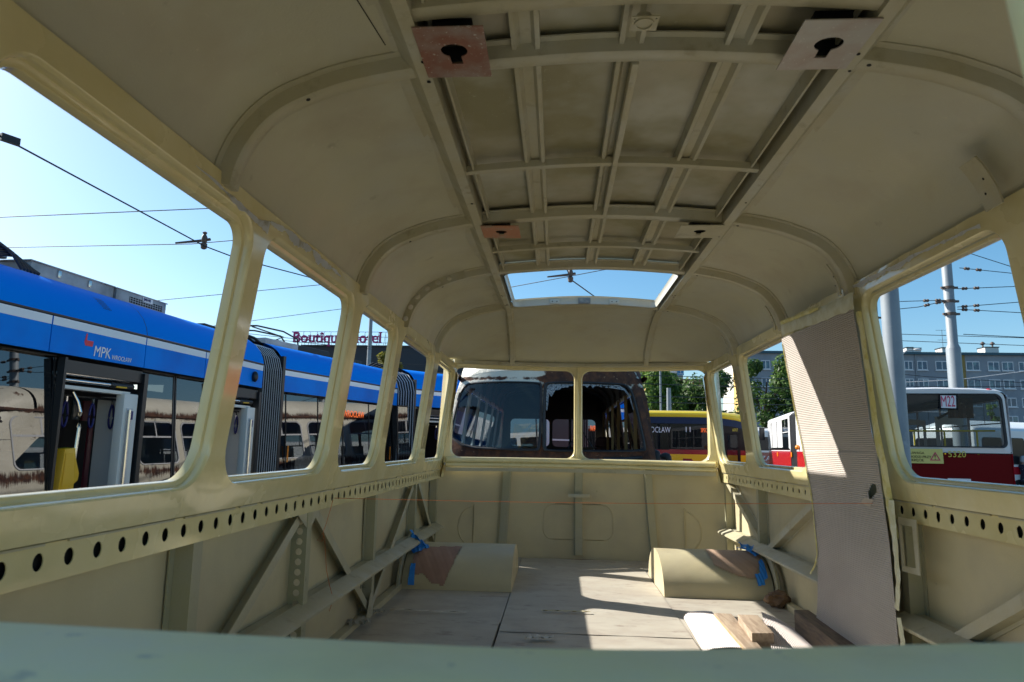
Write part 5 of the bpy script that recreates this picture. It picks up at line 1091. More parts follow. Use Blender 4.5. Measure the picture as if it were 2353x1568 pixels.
rquad([(2092, 1091), (2097, 1091), (2097, 1103), (2092, 1103)], -.03, 'blue_tag', 'tram blue')
m = MB(); c = ra(2272, 898, .1); m.ball(c, .05, 6, (1.3, 1, .8)); m.build('marker_lamp', 'bus red', ab, 60)
# yellow rails and the partition seen through that window
def ry(pts, r, nm='grab_rail', mt='rail yellow'): m = MB(); m.tube([FA(*p) for p in pts], r, 7); m.build(nm, mt, ab, 60)
ry([(.25, -1.0, .40), (.25, 1.02, .43)], .017)
for w, z in ((-.92, 1.1), (-.33, .40), (.18, .41), (.72, .42)): ry([(.25, w, -.2), (.25, w, z)], .016)
ry([(1.6, -.50, -.2), (1.6, -.50, 1.1)], .016); ry([(1.0, -1.0, .75), (3.0, -1.0, .78)], .014)
m = MB(); m.plate([(.14, -.7), (.62, -.7), (.62, .70), (.12, .74)], [rrect(.20, .56, -.3, .60, .08)], lambda u, v, d: FA(2.4, u, v)); m.build('partition', 'cream inside', ab, 0)
m = MB(); m.plate([(.66, -.7), (1.2, -.7), (1.2, .80), (.66, .76)], [rrect(.74, 1.12, -.3, .60, .09)], lambda u, v, d: FA(2.0, u, v)); m.build('partition', 'cream inside', ab, 0)
m = MB(); m.tube([FA(1.4, .25, .98), FA(1.3, .6, 1.05), FA(1.3, .8, .88), FA(1.4, .5, .70)], .03, 6); m.build('hose', 'rubber', ab, 60)
m = MB(); m.grid(lambda i, j: FA(1.2+.03*sin(i*2), .62+.05*i, 1.10-.10*j), 9, 4); m.build('curtain', 'rusty metal', ab, 60)
wheels(FA, ab, hwA, (3.0,)); wheels(FB, ab, hwA, (3.6,))
m = MB(); c = FB(5.75, -hwA-.22, .62); m.obox(c, (.09, 0, 0), (0, .05, 0), (0, 0, .24)); m.tube([FB(5.6, -hwA, .85), c+V((0, 0, .22))], .02, 6); m.build('mirror', 'dark trim', ab, 30, .02)
m = MB(); c = FB(1.2, -hwA+.5, 1.3); m.lathe([(.10, 0), (.12, .1), (.12, .16), (.05, .2)], c, 12); m.build('roof_vent', 'pale grey', ab, 50)
for px, py in ((1787, 1044), (1819, 1045)):
    o = FB(0, -hwA-.012, 0); n = FB(0, 1, 0)-FB(0, 0, 0); d = ray(px, py); c = CAM+d*((o-CAM).dot(n)/d.dot(n)); m = MB(); a = FB(1, 0, 0)-FB(0, 0, 0); m.obox(c, a*.10, V((0, 0, .07)), n*.01); m.build('side_reflector', 'amber', ab, 0)
m = MB(); c = FA(6.6, -hwA-.05, .10); m.ball(c, .07, 6); m.build('indicator', 'amber', ab, 60)
# cream and red bus at the far right
cb = thing('vintage_bus', (14.5, 22, GZ), 'white rounded bus with a red waist stripe at the right edge, beyond the 5320 bus', 'bus')
FC = frame_((13.2, 25.0), radians(68)); bus_hull(FC, cb, 9.0, 1.2, [-1.4, -.66, -.40, .62, .80], ['bus white', 'bus red', 'bus white', 'bus white'], 'bus white', .22)
for k in range(8): bpane(FC, cb, 1, 1.2, .35+1.04*k, 1.22+1.04*k, -.30, .55, 'bus glass', .10, 'rubber')
for k in range(2): bpane(frame_(tuple(FC(0, 0, 0))[:2], radians(68-90)), cb, -1, .0, -1.02+1.08*k, -.06+1.08*k, -.25, .52, 'bus glass', .10, 'rubber')
wheels(FC, cb, 1.2, (1.9, 6.8))
# ------------------------------------------------------------------ people
mat('skin', (.48, .28, .20), .5); mat('dark hair', (.018, .012, .010), .6); mat('grey hair', (.42, .41, .40), .6); mat('navy jacket', (.018, .022, .045), .6, var=[((.55, .55, .58), 34, .66, .70, 2)]); mat('black cloth', (.012, .012, .014), .8); mat('blue jeans', (.03, .045, .09), .8); mat('grey coat', (.07, .07, .08), .8)
def person(name, x, y, h, face, top, legs, hair, label, group=None, raise_arm=False, cap=False):
    """one continuous skinned body (grown from a joint skeleton), hair as a child"""
    t = thing(name, (x, y, GZ), label, 'person', group)
    s = h/1.75; J = {}
    def v(n, a, b, c, r): J[n] = (V((a*s, b*s, c*s)), r*s)
    v('pel', 0, 0, .95, .135); v('sp', 0, .0, 1.15, .125); v('ch', 0, 0, 1.35, .150); v('nk', 0, .01, 1.50, .058); v('hd', 0, .025, 1.60, .088); v('hd2', 0, .02, 1.68, .085)
    for sd, q in ((-1, 'l'), (1, 'r')):
        v('sh'+q, sd*.19, 0, 1.42, .068)
        if raise_arm and sd > 0: v('el'+q, .30, .20, 1.33, .05); v('wr'+q, .20, .38, 1.50, .034); v('ha'+q, .18, .41, 1.57, .036)
        else: v('el'+q, sd*.26, .02, 1.13, .048); v('wr'+q, sd*.26, .10, .90, .034); v('ha'+q, sd*.255, .13, .80, .036)
        v('hp'+q, sd*.095, 0, .88, .098); v('kn'+q, sd*.105, .02, .50, .066); v('an'+q, sd*.105, -.02, .09, .045); v('to'+q, sd*.11, .12, .035, .042)
    E_ = [('pel', 'sp'), ('sp', 'ch'), ('ch', 'nk'), ('nk', 'hd'), ('hd', 'hd2')]
    for q in 'lr': E_ += [('ch', 'sh'+q), ('sh'+q, 'el'+q), ('el'+q, 'wr'+q), ('wr'+q, 'ha'+q), ('pel', 'hp'+q), ('hp'+q, 'kn'+q), ('kn'+q, 'an'+q), ('an'+q, 'to'+q)]
    names = list(J); me = bpy.data.meshes.new(name); me.from_pydata([J[n][0] for n in names], [(names.index(a), names.index(b)) for a, b in E_], [])
    o = bpy.data.objects.new('tmp', me); COL.objects.link(o); sk = o.modifiers.new('s', 'SKIN'); sk.use_smooth_shade = True
    for i, n in enumerate(names): me.skin_vertices[0].data[i].radius = (J[n][1], J[n][1]*(.75 if n in ('sp', 'ch', 'pel') else 1)); me.skin_vertices[0].data[i].use_root = (n == 'pel')
    sb = o.modifiers.new('b', 'SUBSURF'); sb.levels = 2; sb.render_levels = 2
    dg = bpy.context.evaluated_depsgraph_get(); m2 = bpy.data.meshes.new_from_object(o.evaluated_get(dg)); bpy.data.objects.remove(o)
    m2.materials.clear(); [m2.materials.append(M(k)) for k in ('skin', top, legs)]
    for p in m2.polygons:
        c = p.center; hand = any((c-J['ha'+q][0]).length < .085*s for q in 'lr'); p.material_index = 0 if (c.z > 1.475*s or hand) and not (abs(c.x) > .15*s and not hand) else (1 if c.z > .90*s or abs(c.x) > .19*s else 2); p.use_smooth = True
    R_ = Matrix.Rotation(face, 4, 'Z'); m2.transform(Matrix.Translation((x, y, GZ)) @ R_)
    b = bpy.data.objects.new('body', m2); COL.objects.link(b); attach(b, t)
    W_ = lambda a, bb, c: V((x, y, GZ))+(R_ @ V((a*s, bb*s, c*s)))
    m = MB(); m.loft([[W_(.098*k*cos(a)*1.0, .005+.105*k*sin(a)-(.03 if zz < 1.62 else 0), zz) for a in [2*pi*j/14 for j in range(14)]] for k, zz in ((.72, 1.55), (.95, 1.60), (1.02, 1.66), (.98, 1.71), (.75, 1.755), (.3, 1.775), (.02, 1.78))])
    for vi, p in enumerate(m.v):                                   # keep the face clear of hair
        q = R_.inverted() @ (V(p)-V((x, y, GZ)))
        if q.y > .05*s and q.z < 1.67*s: q.y = .03*s; m.v[vi] = tuple(V((x, y, GZ))+R_ @ q)
    m.build('hair', hair, t, 60)
    m = MB(); m.ball(W_(0, .118, 1.615), .014*s, 5); [m.ball(W_(dx*.034, .098, 1.64), .010*s, 5) for dx in (-1, 1)]; 
    m.build('face_features', 'skin', t, 60)
    if cap: m = MB(); m.loft([[W_(.105*k*cos(a), .015+.112*k*sin(a)+(dy if sin(a) > .3 else 0), zz) for a in [2*pi*j/14 for j in range(14)]] for k, zz, dy in ((1.0, 1.675, .09), (1.0, 1.69, .08), (1.02, 1.70, 0), (.9, 1.76, 0), (.5, 1.80, 0), (.02, 1.805, 0))]); m.build('cap', 'black cloth', t, 50)
    return t, W_
c = aty(1506, 1049, 12.4); person('person', c.x, 12.4, 1.70, .4, 'grey coat', 'blue jeans', 'dark hair', 'dark-haired person beyond the rear window, standing closest to the rusty bus', 'people beyond the rear window')
c = aty(1537, 1052, 11.2); _, W_ = person('person', c.x-.05, 11.2, 1.66, 1.9, 'black cloth', 'blue jeans', 'dark hair', 'dark-haired person holding up a phone beyond the rear window', 'people beyond the rear window', True)
ph = bpy.data.objects['person.001']; m = MB(); c = W_(.17, .44, 1.60); m.obox(c, (.035, 0, 0), (0, .006, 0), (0, 0, .07)); o = m.build('phone', 'rail yellow', None, 30, .004); tag(o, 'small yellow-cased phone held up by a person outside', 'phone')
c = aty(2353, 1082, 24.5); person('person', c.x+.02, 24.5, 1.70, -1.2, 'navy jacket', 'black cloth', 'grey hair', 'grey-haired person in a speckled navy jacket at the right edge of the photo', None)
q = T1(.84, -.62, 0); person('person', q.x, q.y, 1.92, -1.2, 'black cloth', 'black cloth', 'dark hair', 'person in a black cap standing inside the open tram door', None, False, True)
# ------------------------------------------------------------------ poles, wires, lamps, signs
mat('pole grey', (.235, .27, .295), .5, var=[((.20, .23, .255), 2, .4, .65, 5), ((.28, .305, .325), 7, .6, .72, 5)]); mat('wire', (.012, .022, .03), .5); mat('clamp', (.10, .07, .055), .6); mat('lamp white', (.6, .62, .63), .4); mat('sign blue', (.03, .16, .34), .5)
def pole(x, y, r0, r1, ztop, label, step=None, clamps=(), group='poles beyond the right windows'):
    t = thing('wire_pole', (x, y, GZ), label, 'pole', group); m = MB()
    pr = [(r0, 0)]
    if step: pr += [(r0, step-GZ), (r0*.98, step-GZ+.02), (r1, step-GZ+.14)]
    pr += [(r1, ztop-GZ)]
    m.lathe(pr, (x, y, GZ), 20); m.build('shaft', 'pole grey', t, 40)
    for z in clamps:
        m = MB(); m.lathe([(r1*1.02, -.04), (r1*1.14, -.04), (r1*1.14, .04), (r1*1.02, .04)], (x, y, z), 16); m.obox((x+r1*1.3, y-r1*.3, z), (.06, 0, 0), (0, .03, 0), (0, 0, .03)); m.obox((x-r1*1.3, y-r1*.3, z), (.05, 0, 0), (0, .03, 0), (0, 0, .03)); m.build('clamp', 'clamp', t, 30)
    return t
pole(5.075, 11.0, .147, .125, 5.2, 'thick grey steel pole in front of the red 5320 bus')
pole(11.03, 20.0, .185, .135, 8.5, 'grey stepped pole with rusty wire clamps rising behind the 5320 bus', 2.95, (3.4+.55, 4.32, 4.72, 5.6, 5.68))
pole(10.72, 24.0, .17, .13, 8.0, 'grey clamped pole just left of the thick front pole', 2.75, (3.0+.5, 3.9, 4.6))
def wire(pts, r, label, nm='overhead_wire', beads=(), group='overhead wires', mt='wire'):
    m = MB(); P = [V(p) for p in pts]; m.tube(P, r, 5)
    o = m.build(nm, mt, None, 60); tag(o, label, 'wire', group)
    for p, q in beads:
        b = MB(); d = (V(q)-V(p)).normalized(); b.lathe([(.02, 0), (.045, .02), (.045, .06), (.025, .08), (.045, .10), (.045, .14), (.02, .16)], p, 8, d); b.build('insulator', 'clamp', o, 40)
    return o
def wpx(pts, y): return [aty(px, py, y) for px, py in pts]
W20 = [([(2214, 768.5), (2420, 779)], 'lowest of the long wires crossing the sky right of the stepped pole'), ([(2205, 616), (2380, 634)], 'wire from the top clamp of the stepped pole, sloping down to the right'), ([(2200, 664), (2400, 656)], 'wire from the red clamp, rising slightly to the right'),
       ([(2200, 706), (2400, 690)], 'wire from the paired clamps that rises to the right'), ([(2200, 711), (2400, 722)], 'wire from the paired clamps that falls to the right'), ([(2172, 690), (2040, 694)], 'thin level wire running left from the stepped pole'), ([(2172, 692), (2110, 706), (2030, 714)], 'sagging wire with an insulator left of the stepped pole'), ([(2230, 583), (2330, 615)], 'short dark wire crossing the top corner of the right window')]
for pts, lb in W20:
    P = wpx(pts, 20.0); bd = []
    if pts[0][0] in (2205, 2200, 2172): d = (P[1]-P[0]).normalized(); bd = [(P[0]+d*.12, P[1]), (P[0]+d*.45, P[1])]
    wire(P, .011, lb, beads=bd)
wire(wpx([(2060, 768), (2420, 779)], 30), .014, 'upper of two parallel wires low in the right-hand sky'); wire(wpx([(2060, 783), (2420, 797)], 30), .014, 'lower of two parallel wires low in the right-hand sky')
wire(wpx([(2060, 879), (2200, 873), (2420, 845)], 33), .016, 'pale wire across the flats, rising to the right', mt='lamp white'); wire(wpx([(2050, 858), (2130, 866), (2420, 884)], 33), .016, 'dark wire across the flats, falling to the right'); wire(wpx([(2060, 888), (2250, 889), (2420, 888)], 34), .016, 'level dark wire just above the 5320 bus roof')
for k, (a, b) in enumerate((((1440, 881), (1830, 893)), ((1440, 862), (1830, 872)), ((1440, 910), (1830, 918)), ((1440, 924), (1830, 931)))): wire(wpx([a, b], 40), .02, ('second lowest', 'topmost', 'third', 'lowest')[(0, 1, 2, 3)[k]]+' of the thin wires strung in front of the trees')
# tram contact line and its cross wires, left
cwp = [V((-7.9, 2.0, 4.0)), V((-7.70, 8.19, 4.0)), V((-7.53, 13.28, 3.99)), V((-7.23, 14.10, 3.96)), V((-6.42, 15.72, 4.0)), V((-5.2, 18, 4.0)), V((-3.4, 21, 4.0)), V((-.4, 24.5, 4.0))]
o = wire(cwp, .014, 'thick black tram contact wire slanting down across the left windows')
b = MB(); c = atz(23, 321, 4.0); b.obox(c, (.05, .10, 0), (-.03, .015, 0), (0, 0, .05)); b.build('wire_splice', 'inner dark', o, 30)
def hanger(c, par):
    b = MB(); c = V(c); b.tube([c+V((-.55, -.12, -.06)), c+V((-.1, 0, .02)), c+V((.12, .02, .06))], [.018, .03, .03], 6); b.lathe([(.03, -.16), (.06, -.14), (.07, -.05), (.04, -.02), (.06, .02), (.06, .10), (.03, .16), (.05, .20), (.02, .22)], c, 10); b.build('wire_hanger', 'clamp', par, 40)
o = wire(wpx([(-80, 571), (440, 561)], 13.8)+wpx([(640, 544)], 13.4), .010, 'cross wire carrying the hanger above the first pillar'); hanger(atz(469, 556, 4.1), o)
wire(wpx([(-80, 503), (560, 476)], 12), .010, 'uppermost cross wire in the large left window'); wire(wpx([(330, 694), (900, 639)], 18.5), .010, 'cross wire rising to the right through the second left window'); wire(wpx([(470, 752), (960, 687)], 22), .010, 'lower cross wire rising through the second left window'); wire(wpx([(560, 766), (1000, 814)], 30), .014, 'wire running down behind the hotel lettering', ); wire(wpx([(560, 774), (980, 815)], 31), .014, 'lower wire running down behind the hotel lettering'); wire(wpx([(900, 836), (1060, 842)], 34), .016, 'wire with a hanger in front of the yellow willow')
# lines above the roof hatch
hw_ = wire([(-2.6, 18.1, 4.02), (-1.50, 17.04, 4.0), (-.01, 15.9, 4.0), (.96, 15.13, 4.0), (2.2, 14.2, 4.0)], .010, 'cross wire seen through the roof hatch'); hanger(atz(1311, 634, 4.02), hw_)
wire([(-.45, 13.6, 4.0), atz(1300, 610, 4.0), atz(1312, 643, 3.98), atz(1336, 660, 3.96), atz(1365, 681, 3.97), atz(1420, 716, 4.0)], .016, 'thick contact wire bending below the hanger, seen through the roof hatch')
def post(x, y, r, zt, label, arm=None, mt='pole grey'):
    t = thing('lamp_post', (x, y, GZ), label, 'post'); m = MB(); m.lathe([(r*1.3, 0), (r, 1.0), (r*.7, zt-GZ)], (x, y, GZ), 10); m.build('shaft', mt, t, 40)
    if arm: m = MB(); m.tube([(x, y, zt-.05), (x+arm*.3, y, zt+.25), (x+arm*.7, y, zt+.35)], r*.6, 6); m.build('arm', mt, t, 60); m = MB(); m.ball((x+arm, y, zt+.36), .3, 6, (1.2, .6, .4)); m.build('lamp_head', 'lamp white', t, 60)
    return t
c = aty(1518, 900, 42); post(c.x, 42, .07, 9.5, 'thin blue-grey post among the trees, left of the blue arrow sign')
c = aty(1537, 915, 38); post(c.x, 38, .17, 3.3, 'short white concrete post with stay wires behind the yellow bus')
c = aty(2076, 850, 60); post(c.x, 60, .09, 8.4, 'street lamp with a white head in front of the grey flats', 1.3)
c = aty(850, 780, 60); post(c.x, 60, .22, 14, 'tall grey mast standing before the hotel lettering')
def wsign(px0, px1, py0, py1, y, mt, label):
    a, b = aty(px0, py1, y), aty(px1, py0, y); m = MB(); m.box(a.x, b.x, y-.03, y, a.z, b.z); o = m.build('hanging_sign', mt, None, 30, .01); return tag(o, label, 'sign', 'small signs hung above the yellow bus'), a, b
o, a, b = wsign(1541, 1555, 846, 856.5, 40, 'lamp white', 'small white sign reading M 6 under the rear header'); text('M 6', 'lettering', 'dark trim', o, (a.x+.03, 39.96, a.z+.07), (1, 0, 0), (0, 0, 1), .26, .8, .002)
o, a, b = wsign(1556.5, 1571, 846, 862.5, 40, 'sign blue', 'small blue sign with a white arrow, right of the white M 6 sign')
m = MB(); cx = (a.x+b.x)/2; m.box(cx-.012, cx+.012, 39.955, 39.965, a.z+.10, a.z+.30); m.add([(cx-.06, 39.955, a.z+.24), (cx+.06, 39.955, a.z+.24), (cx, 39.955, a.z+.34)], [(0, 1, 2)]); m.box(a.x+.06, b.x-.06, 39.955, 39.965, a.z+.06, a.z+.09); m.box(a.x+.06, b.x-.06, 39.955, 39.965, a.z+.38, a.z+.41); m.build('arrow', 'lamp white', o, 0)
# ------------------------------------------------------------------ buildings
mat('flat grey', (.25, .285, .32), .9, var=[((.21, .24, .275), .25, .4, .65, 6), ((.285, .32, .345), .9, .5, .7, 5)]); mat('gable cream', (.62, .60, .52), .9, var=[((.55, .54, .48), .5, .4, .65, 6)]); mat('gable yellow', (.62, .42, .14), .9); mat('mustard', (.26, .19, .06), .9); mat('teal trim', (.03, .09, .12), .6); mat('flat glass', (.03, .07, .13), .08, var=[((.10, .20, .24), .8, .5, .65, 2)]); mat('pvc white', (.62, .64, .66), .5); mat('chimney', (.55, .55, .53), .9); mat('tower beige', (.34, .32, .28), .9); mat('tower red', (.19, .075, .065), .9); mat('hotel slate', (.018, .024, .034), .5); mat('hotel letter', (.42, .025, .16), .5); mat('orange wall', (.60, .34, .13), .9)
def window_at(par, x, y, z, w, h, nm='window', split=True):
    m = MB(); m.box(x-w/2, x+w/2, y-.06, y+.05, z-h/2, z+h/2); f = m.build(nm, 'pvc white', par, 0)
    m = MB()
    for a, b in (((x-w/2+.10, x-.06), (x+.06, x+w/2-.10)) if split else ((x-w/2+.1, x+w/2-.1),)): m.add([(a, y-.065, z-h/2+.12), (b, y-.065, z-h/2+.12), (b, y-.065, z+h/2-.12), (a, y-.065, z+h/2-.12)], [(0, 1, 2, 3)])
    m.build('pane', 'flat glass', f, 0); m = MB(); m.box(x-w/2-.1, x+w/2+.1, y-.18, y-.062, z-h/2-.12, z-h/2); m.build('sill', 'pvc white', f, 0); return f
fl = thing('apartment_block', (52, 112, GZ), 'long grey-blue block of flats with a cream gable and white windows', 'building')
ZT = 15.75
m = MB(); m.box(28.6, 92, 110, 121, GZ, ZT-.5); m.build('wall', 'flat grey', fl, 0)
m = MB(); m.box(28.55, 28.6, 110.002, 121, GZ, ZT-.3); m.build('gable_wall', 'gable cream', fl, 0); m = MB(); m.box(28.50, 28.55, 110.0, 113.6, GZ, ZT-.3); m.build('gable_stripe', 'gable yellow', fl, 0)
m = MB(); m.box(28.2, 92.4, 109.6, 121.4, ZT-.5, ZT-.12); m.build('roof', 'teal trim', fl, 0)
x0, x1 = aty(2205.5, 850, 110).x, aty(2219, 850, 110).x; m = MB(); m.box(x0, x1, 109.97, 110, GZ, ZT-.5); m.build('wall_stripe', 'mustard', fl, 0)
for px in (2105, 2007): x0 = aty(px, 850, 110).x; m = MB(); m.tube([(x0, 109.9, GZ), (x0, 109.9, ZT-.4)], .09, 6); m.build('downpipe', 'pole grey', fl, 60)
for px, wd in ((1718, 22), (1759, 20), (1795, 22), (2087, 18), (2118.5, 22), (2164, 28), (2234.5, 29), (2282, 24), (2314.5, 24), (2352, 22), (2385, 24)):
    p = aty(px, 835, 110); w_ = wd/FPX*110
    for r in range(5):
        z = 13.55-2.79*r
        if z > -1.2 and (r < 3 or px < 1800 or px > 2300): window_at(fl, p.x, 109.97, z-(.12 if px < 1800 else 0), w_, 1.42)
for px, w_, h, d in ((2164, 1.0, .9, 0), (2270, 2.1, 1.05, 1), (2083, 1.0, .9, 0), (2099, 1.3, .8, 0), (1722, .9, .9, 0)):
    p = aty(px, 800, 114); m = MB(); m.box(p.x-w_/2, p.x+w_/2, 113, 115, ZT-.12, ZT+h+.12); ch = m.build('chimney', 'chimney', fl, 0); m = MB(); m.box(p.x-w_/2-.08, p.x+w_/2+.08, 112.9, 115.1, ZT+h+.12, ZT+h+.26); m.build('chimney_cap', 'dark trim', ch, 0)
    if d:
        for dx in (-.75, .75): m = MB(); m.lathe([(.12, 0), (.12, .4), (.4, .55), (.3, .75), (.1, .95)], (p.x+dx, 114, ZT+h+.26), 8); m.build('chimney_cowl', 'clamp', ch, 40)
p = aty(2163, 800, 114); m = MB(); m.tube([(p.x+.3, 114, ZT+.8), (p.x+.3, 114, ZT+4.2)], .03, 5); [m.tube([(p.x+.3-k, 114, ZT+z), (p.x+.3+k, 114, ZT+z)], .025, 5) for k, z in ((1.0, 4.1), (.5, 3.3), (.8, 2.5))]; m.build('aerial', 'dark trim', fl, 0)
tw = thing('tower_block', (19, 152, GZ), 'distant beige block of flats with a dark red band, left of the trees', 'building')
m = MB(); m.box(12, 27, 150, 162, GZ, 24); m.build('wall', 'tower beige', tw, 0)
m = MB(); m.box(11.95, 27.05, 149.93, 149.99, 10.4, 12.3); m.build('wall_band', 'tower red', tw, 0); m = MB(); m.box(11.7, 27.3, 149.7, 162.3, 24, 24.5); m.build('roof', 'dark trim', tw, 0)
for px in (1471, 1478, 1494, 1503, 1512):
    for z in (17.6, 14.9, 13.0, 9.4): window_at(tw, aty(px, 880, 149.95).x, 149.95, z, 1.5, 1.3)
oh = thing('orange_house', (14, 78, GZ), 'orange-walled house glimpsed between the trees', 'house'); m = MB(); m.box(9.5, 17.5, 76, 84, GZ, 7.2); m.build('wall', 'orange wall', oh, 0); m = MB(); m.box(9.2, 17.8, 75.7, 84.3, 7.2, 7.6); m.build('roof', 'tower red', oh, 0)
for x in (11, 13.3, 15.6): window_at(oh, x, 75.97, 4.6, 1.2, 1.4)
ho = thing('hotel', (-29, 95, GZ), 'dark slate hotel building with tall purple rooftop letters', 'building')
m = MB(); m.box(-35.3, -12.5, 91, 110, GZ, 13.05); m.build('wall', 'hotel slate', ho, 0); m = MB(); m.add([(-40, 91.5, GZ), (-35.2, 91.5, GZ), (-35.2, 91.5, 12.2), (-36.4, 91.5, 12.6), (-39.6, 91.5, 10.6), (-40, 104, GZ), (-35.2, 104, GZ), (-35.2, 104, 12.2), (-36.4, 104, 12.6), (-39.6, 104, 10.6)], [(0, 1, 2, 3, 4), (5, 9, 8, 7, 6), (2, 7, 8, 3), (3, 8, 9, 4), (0, 4, 9, 5)]); m.build('wing', 'hotel slate', ho, 0)
m = MB(); m.box(-35.5, -12.3, 90.8, 110.2, 13.05, 13.25); m.build('roof', 'dark trim', ho, 0)
lt = text('Boutique Hotel', 'lettering', 'hotel letter', ho, (-36.4, 90, 13.45), (1, 0, 0), (0, 0, 1), 2.15, .925, .12, bold=.018)
# slab serifs wherever a stroke ends in a short flat edge
m = MB(); yl = lt.data; done = set()
for e in yl.edges:
    p, q = yl.vertices[e.vertices[0]].co, yl.vertices[e.vertices[1]].co; L_ = abs(p.x-q.x)
    if abs(p.z-q.z) < .004 and .12 < L_ < .45 and abs(p.y-q.y) < .01:
        cx, cz = (p.x+q.x)/2, p.z; key = (round(cx, 1), round(cz, 1))
        if key in done: continue
        done.add(key); up = .10 if cz < 13.6 else -.10; m.box(cx-L_*1.05, cx+L_*1.05, 89.86, 90.14, min(cz, cz+up), max(cz, cz+up))
bm = bmesh.new(); bm.from_mesh(yl); vs = [bm.verts.new(p) for p in m.v]; [bm.faces.new([vs[i] for i in f]) for f in m.f]; bm.to_mesh(yl); bm.free()
m = MB()
for k in range(15): x = -36.2+.95*k; m.tube([(x, 90.4, 13.1), (x+.3, 90.3, 15.0)], .03, 4); m.tube([(x, 91.6, 13.1), (x+.3, 90.4, 14.6)], .025, 4)
for z in (13.5, 14.3, 15.0): m.tube([(-36.2, 90.35, z), (-22.8, 90.35, z)], .03, 4)
m.build('sign_frame', 'dark trim', ho, 0)
c = aty(1010, 848, 80); gbld = thing('roof_shed', (c.x, 84, GZ), 'low dark roof just above the far end of the tram', 'building'); m = MB(); m.box(-19.5, -10, 82, 90, GZ, 7.9); m.build('wall', 'hotel slate', gbld, 0); m = MB(); m.add([(-19.8, 81.6, 7.9), (-9.7, 81.6, 7.9), (-9.7, 90.4, 7.9), (-19.8, 90.4, 7.9), (-17.5, 86, 9.2), (-11, 86, 8.9)], [(0, 1, 5, 4), (1, 2, 5), (2, 3, 4, 5), (3, 0, 4)]); m.build('roof', 'dark trim', gbld, 0)
# ------------------------------------------------------------------ trees
def leafmat(name, cols):
    m = bpy.data.materials.new(name); m.use_nodes = True; nt = m.node_tree; b = nt.nodes['Principled BSDF']; g = nt.nodes.new('ShaderNodeNewGeometry'); cr = nt.nodes.new('ShaderNodeValToRGB')
    el = cr.color_ramp.elements; el[0].color = (*cols[0], 1); el[1].color = (*cols[-1], 1)
    for k, c in enumerate(cols[1:-1]): e = el.new((k+1)/(len(cols)-1)); e.color = (*c, 1)
    nt.links.new(g.outputs['Random Per Island'], cr.inputs[0]); nt.links.new(cr.outputs[0], b.inputs['Base Color']); b.inputs['Roughness'].default_value = .5
    tl = nt.nodes.new('ShaderNodeBsdfTranslucent'); nt.links.new(cr.outputs[0], tl.inputs[0]); mx = nt.nodes.new('ShaderNodeMixShader'); mx.inputs[0].default_value = .5; nt.links.new(b.outputs[0], mx.inputs[1]); nt.links.new(tl.outputs[0], mx.inputs[2]); nt.links.new(mx.outputs[0], nt.nodes['Material Output'].inputs[0]); MATS[name] = m
leafmat('leaf green', [(.04, .095, .015), (.08, .17, .022), (.13, .23, .04), (.21, .31, .065)]); leafmat('leaf dark', [(.024, .065, .016), (.055, .12, .024), (.09, .17, .036), (.15, .24, .06)]); leafmat('leaf willow', [(.16, .16, .02), (.24, .22, .03), (.12, .13, .02), (.30, .27, .06)])
mat('bark', (.06, .045, .035), .9, var=[((.03, .024, .02), 8, .4, .65, 5)])
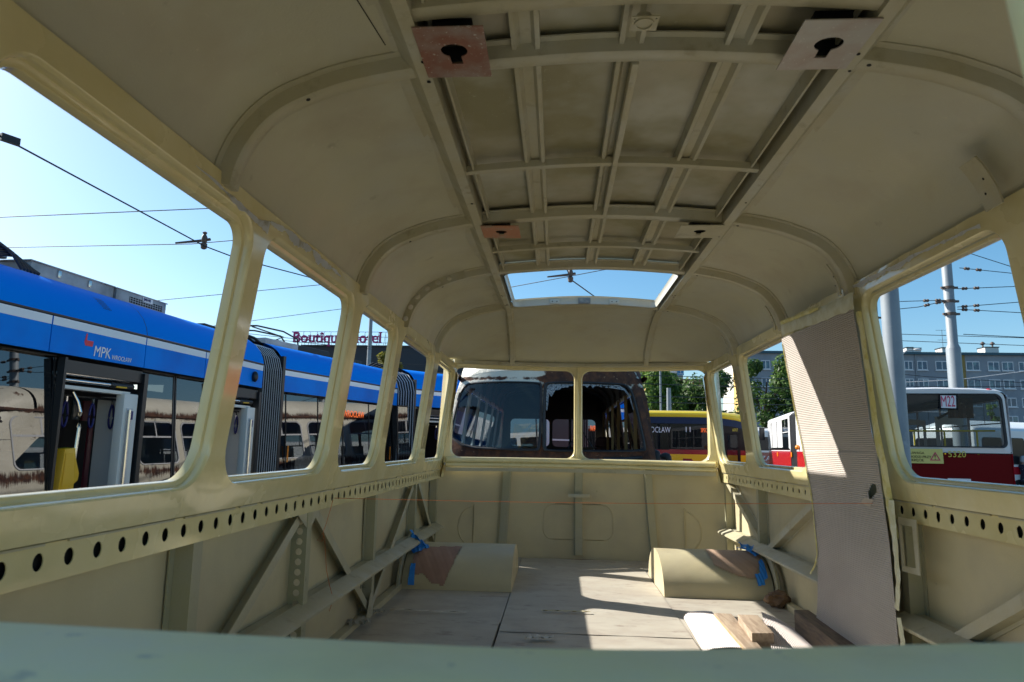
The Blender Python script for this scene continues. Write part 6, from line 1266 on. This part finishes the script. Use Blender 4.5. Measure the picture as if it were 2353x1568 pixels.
def tree(x, y, h, rx_, leaf, n, label, zb=.25, seed=0, size=.22, group='trees behind the yard', cat='tree'):
    random.seed(seed); t = thing('tree', (x, y, GZ), label, cat, group); base = V((x, y, GZ)); m = MB()
    m.tube([base, base+V((.1, 0, h*.25)), base+V((-.1, .1, h*.5)), base+V((.1, 0, h*.8))], [h*.028, h*.022, h*.015, h*.005], 7)
    cl = []
    for k in range(16):
        a = random.uniform(0, 2*pi); f = random.uniform(zb+.08, .92); r = rx_*random.uniform(.45, .9)*sin(pi*(.15+.8*f))**.6; c = base+V((r*cos(a), r*sin(a)*.9, h*f)); cl.append((c, rx_*random.uniform(.28, .46)))
        st = base+V((0, 0, h*max(.18, f-.25))); m.tube([st, st.lerp(c, .6)+V((0, 0, .1*h*.1)), c], [h*.010, h*.006, h*.002], 5)
    for k in range(12): a = random.uniform(0, 2*pi); f = random.uniform(zb, 1.0); r = rx_*random.uniform(.0, .75); cl.append((base+V((r*cos(a), r*sin(a), h*f*.97)), rx_*random.uniform(.18, .32)))
    m.build('trunk', 'bark', t, 60); m = MB()
    for k in range(n):
        c, r = random.choice(cl); d = V((random.gauss(0, 1), random.gauss(0, 1), random.gauss(0, 1))).normalized(); p = c+d*(r*random.uniform(.35, 1.08)**.7); p.z = max(p.z, base.z+.3)
        s = size*random.uniform(.6, 1.35); nrm = (d+V((random.uniform(-1, 1), random.uniform(-1, 1), random.uniform(-.3, 1.2)))).normalized(); a = nrm.orthogonal().normalized(); a = (a*cos(k*2.4)+nrm.cross(a)*sin(k*2.4)); b = nrm.cross(a)
        m.add([p-a*s, p-b*s*.45+nrm*s*.1, p+a*s, p+b*s*.45+nrm*s*.1], [(0, 1, 2, 3)])
    m.build('crown', leaf, t, 0); return t
tree(6.6, 52, 8.6, 2.6, 'leaf green', 9000, 'bright green tree just right of the rusty bus, behind the yellow bus', .12, 1, .17)
tree(9.3, 56, 7.4, 2.6, 'leaf dark', 8000, 'dark green tree behind the white M 6 and blue signs', .12, 2, .17)
tree(11.6, 54, 7.6, 2.4, 'leaf dark', 8000, 'dark tree beside the cream gable, seen past the rear corner post', .1, 3, .17)
tree(13.5, 46, 7.8, 2.3, 'leaf dark', 10000, 'dense dark green tree in front of the grey flats, beside the cardboard sheet', .1, 4, .15)
tree(15.6, 47.5, 7.4, 2.2, 'leaf dark', 7000, 'dark tree partly hidden behind the upright cardboard sheet', .1, 5, .16)
tree(12.2, 47, 3.6, 1.4, 'leaf green', 3500, 'low bush above the roof of the white coach', .1, 6, .12, cat='bush')
tree(-17.6, 72, 11.2, 2.7, 'leaf willow', 8000, 'yellow-green willow beyond the tram, right of the hotel', .3, 7, .20, None)
tree(95, 140, 20.0, 4, 'leaf green', 2500, 'treetop showing over the flats at the far right', .4, 8, .4)
c = aty(2278, 930, 90); tree(c.x, 90, 9.5, .9, 'leaf green', 1500, 'small slim conifer in front of the flats, above the white bus', .3, 9, .14)
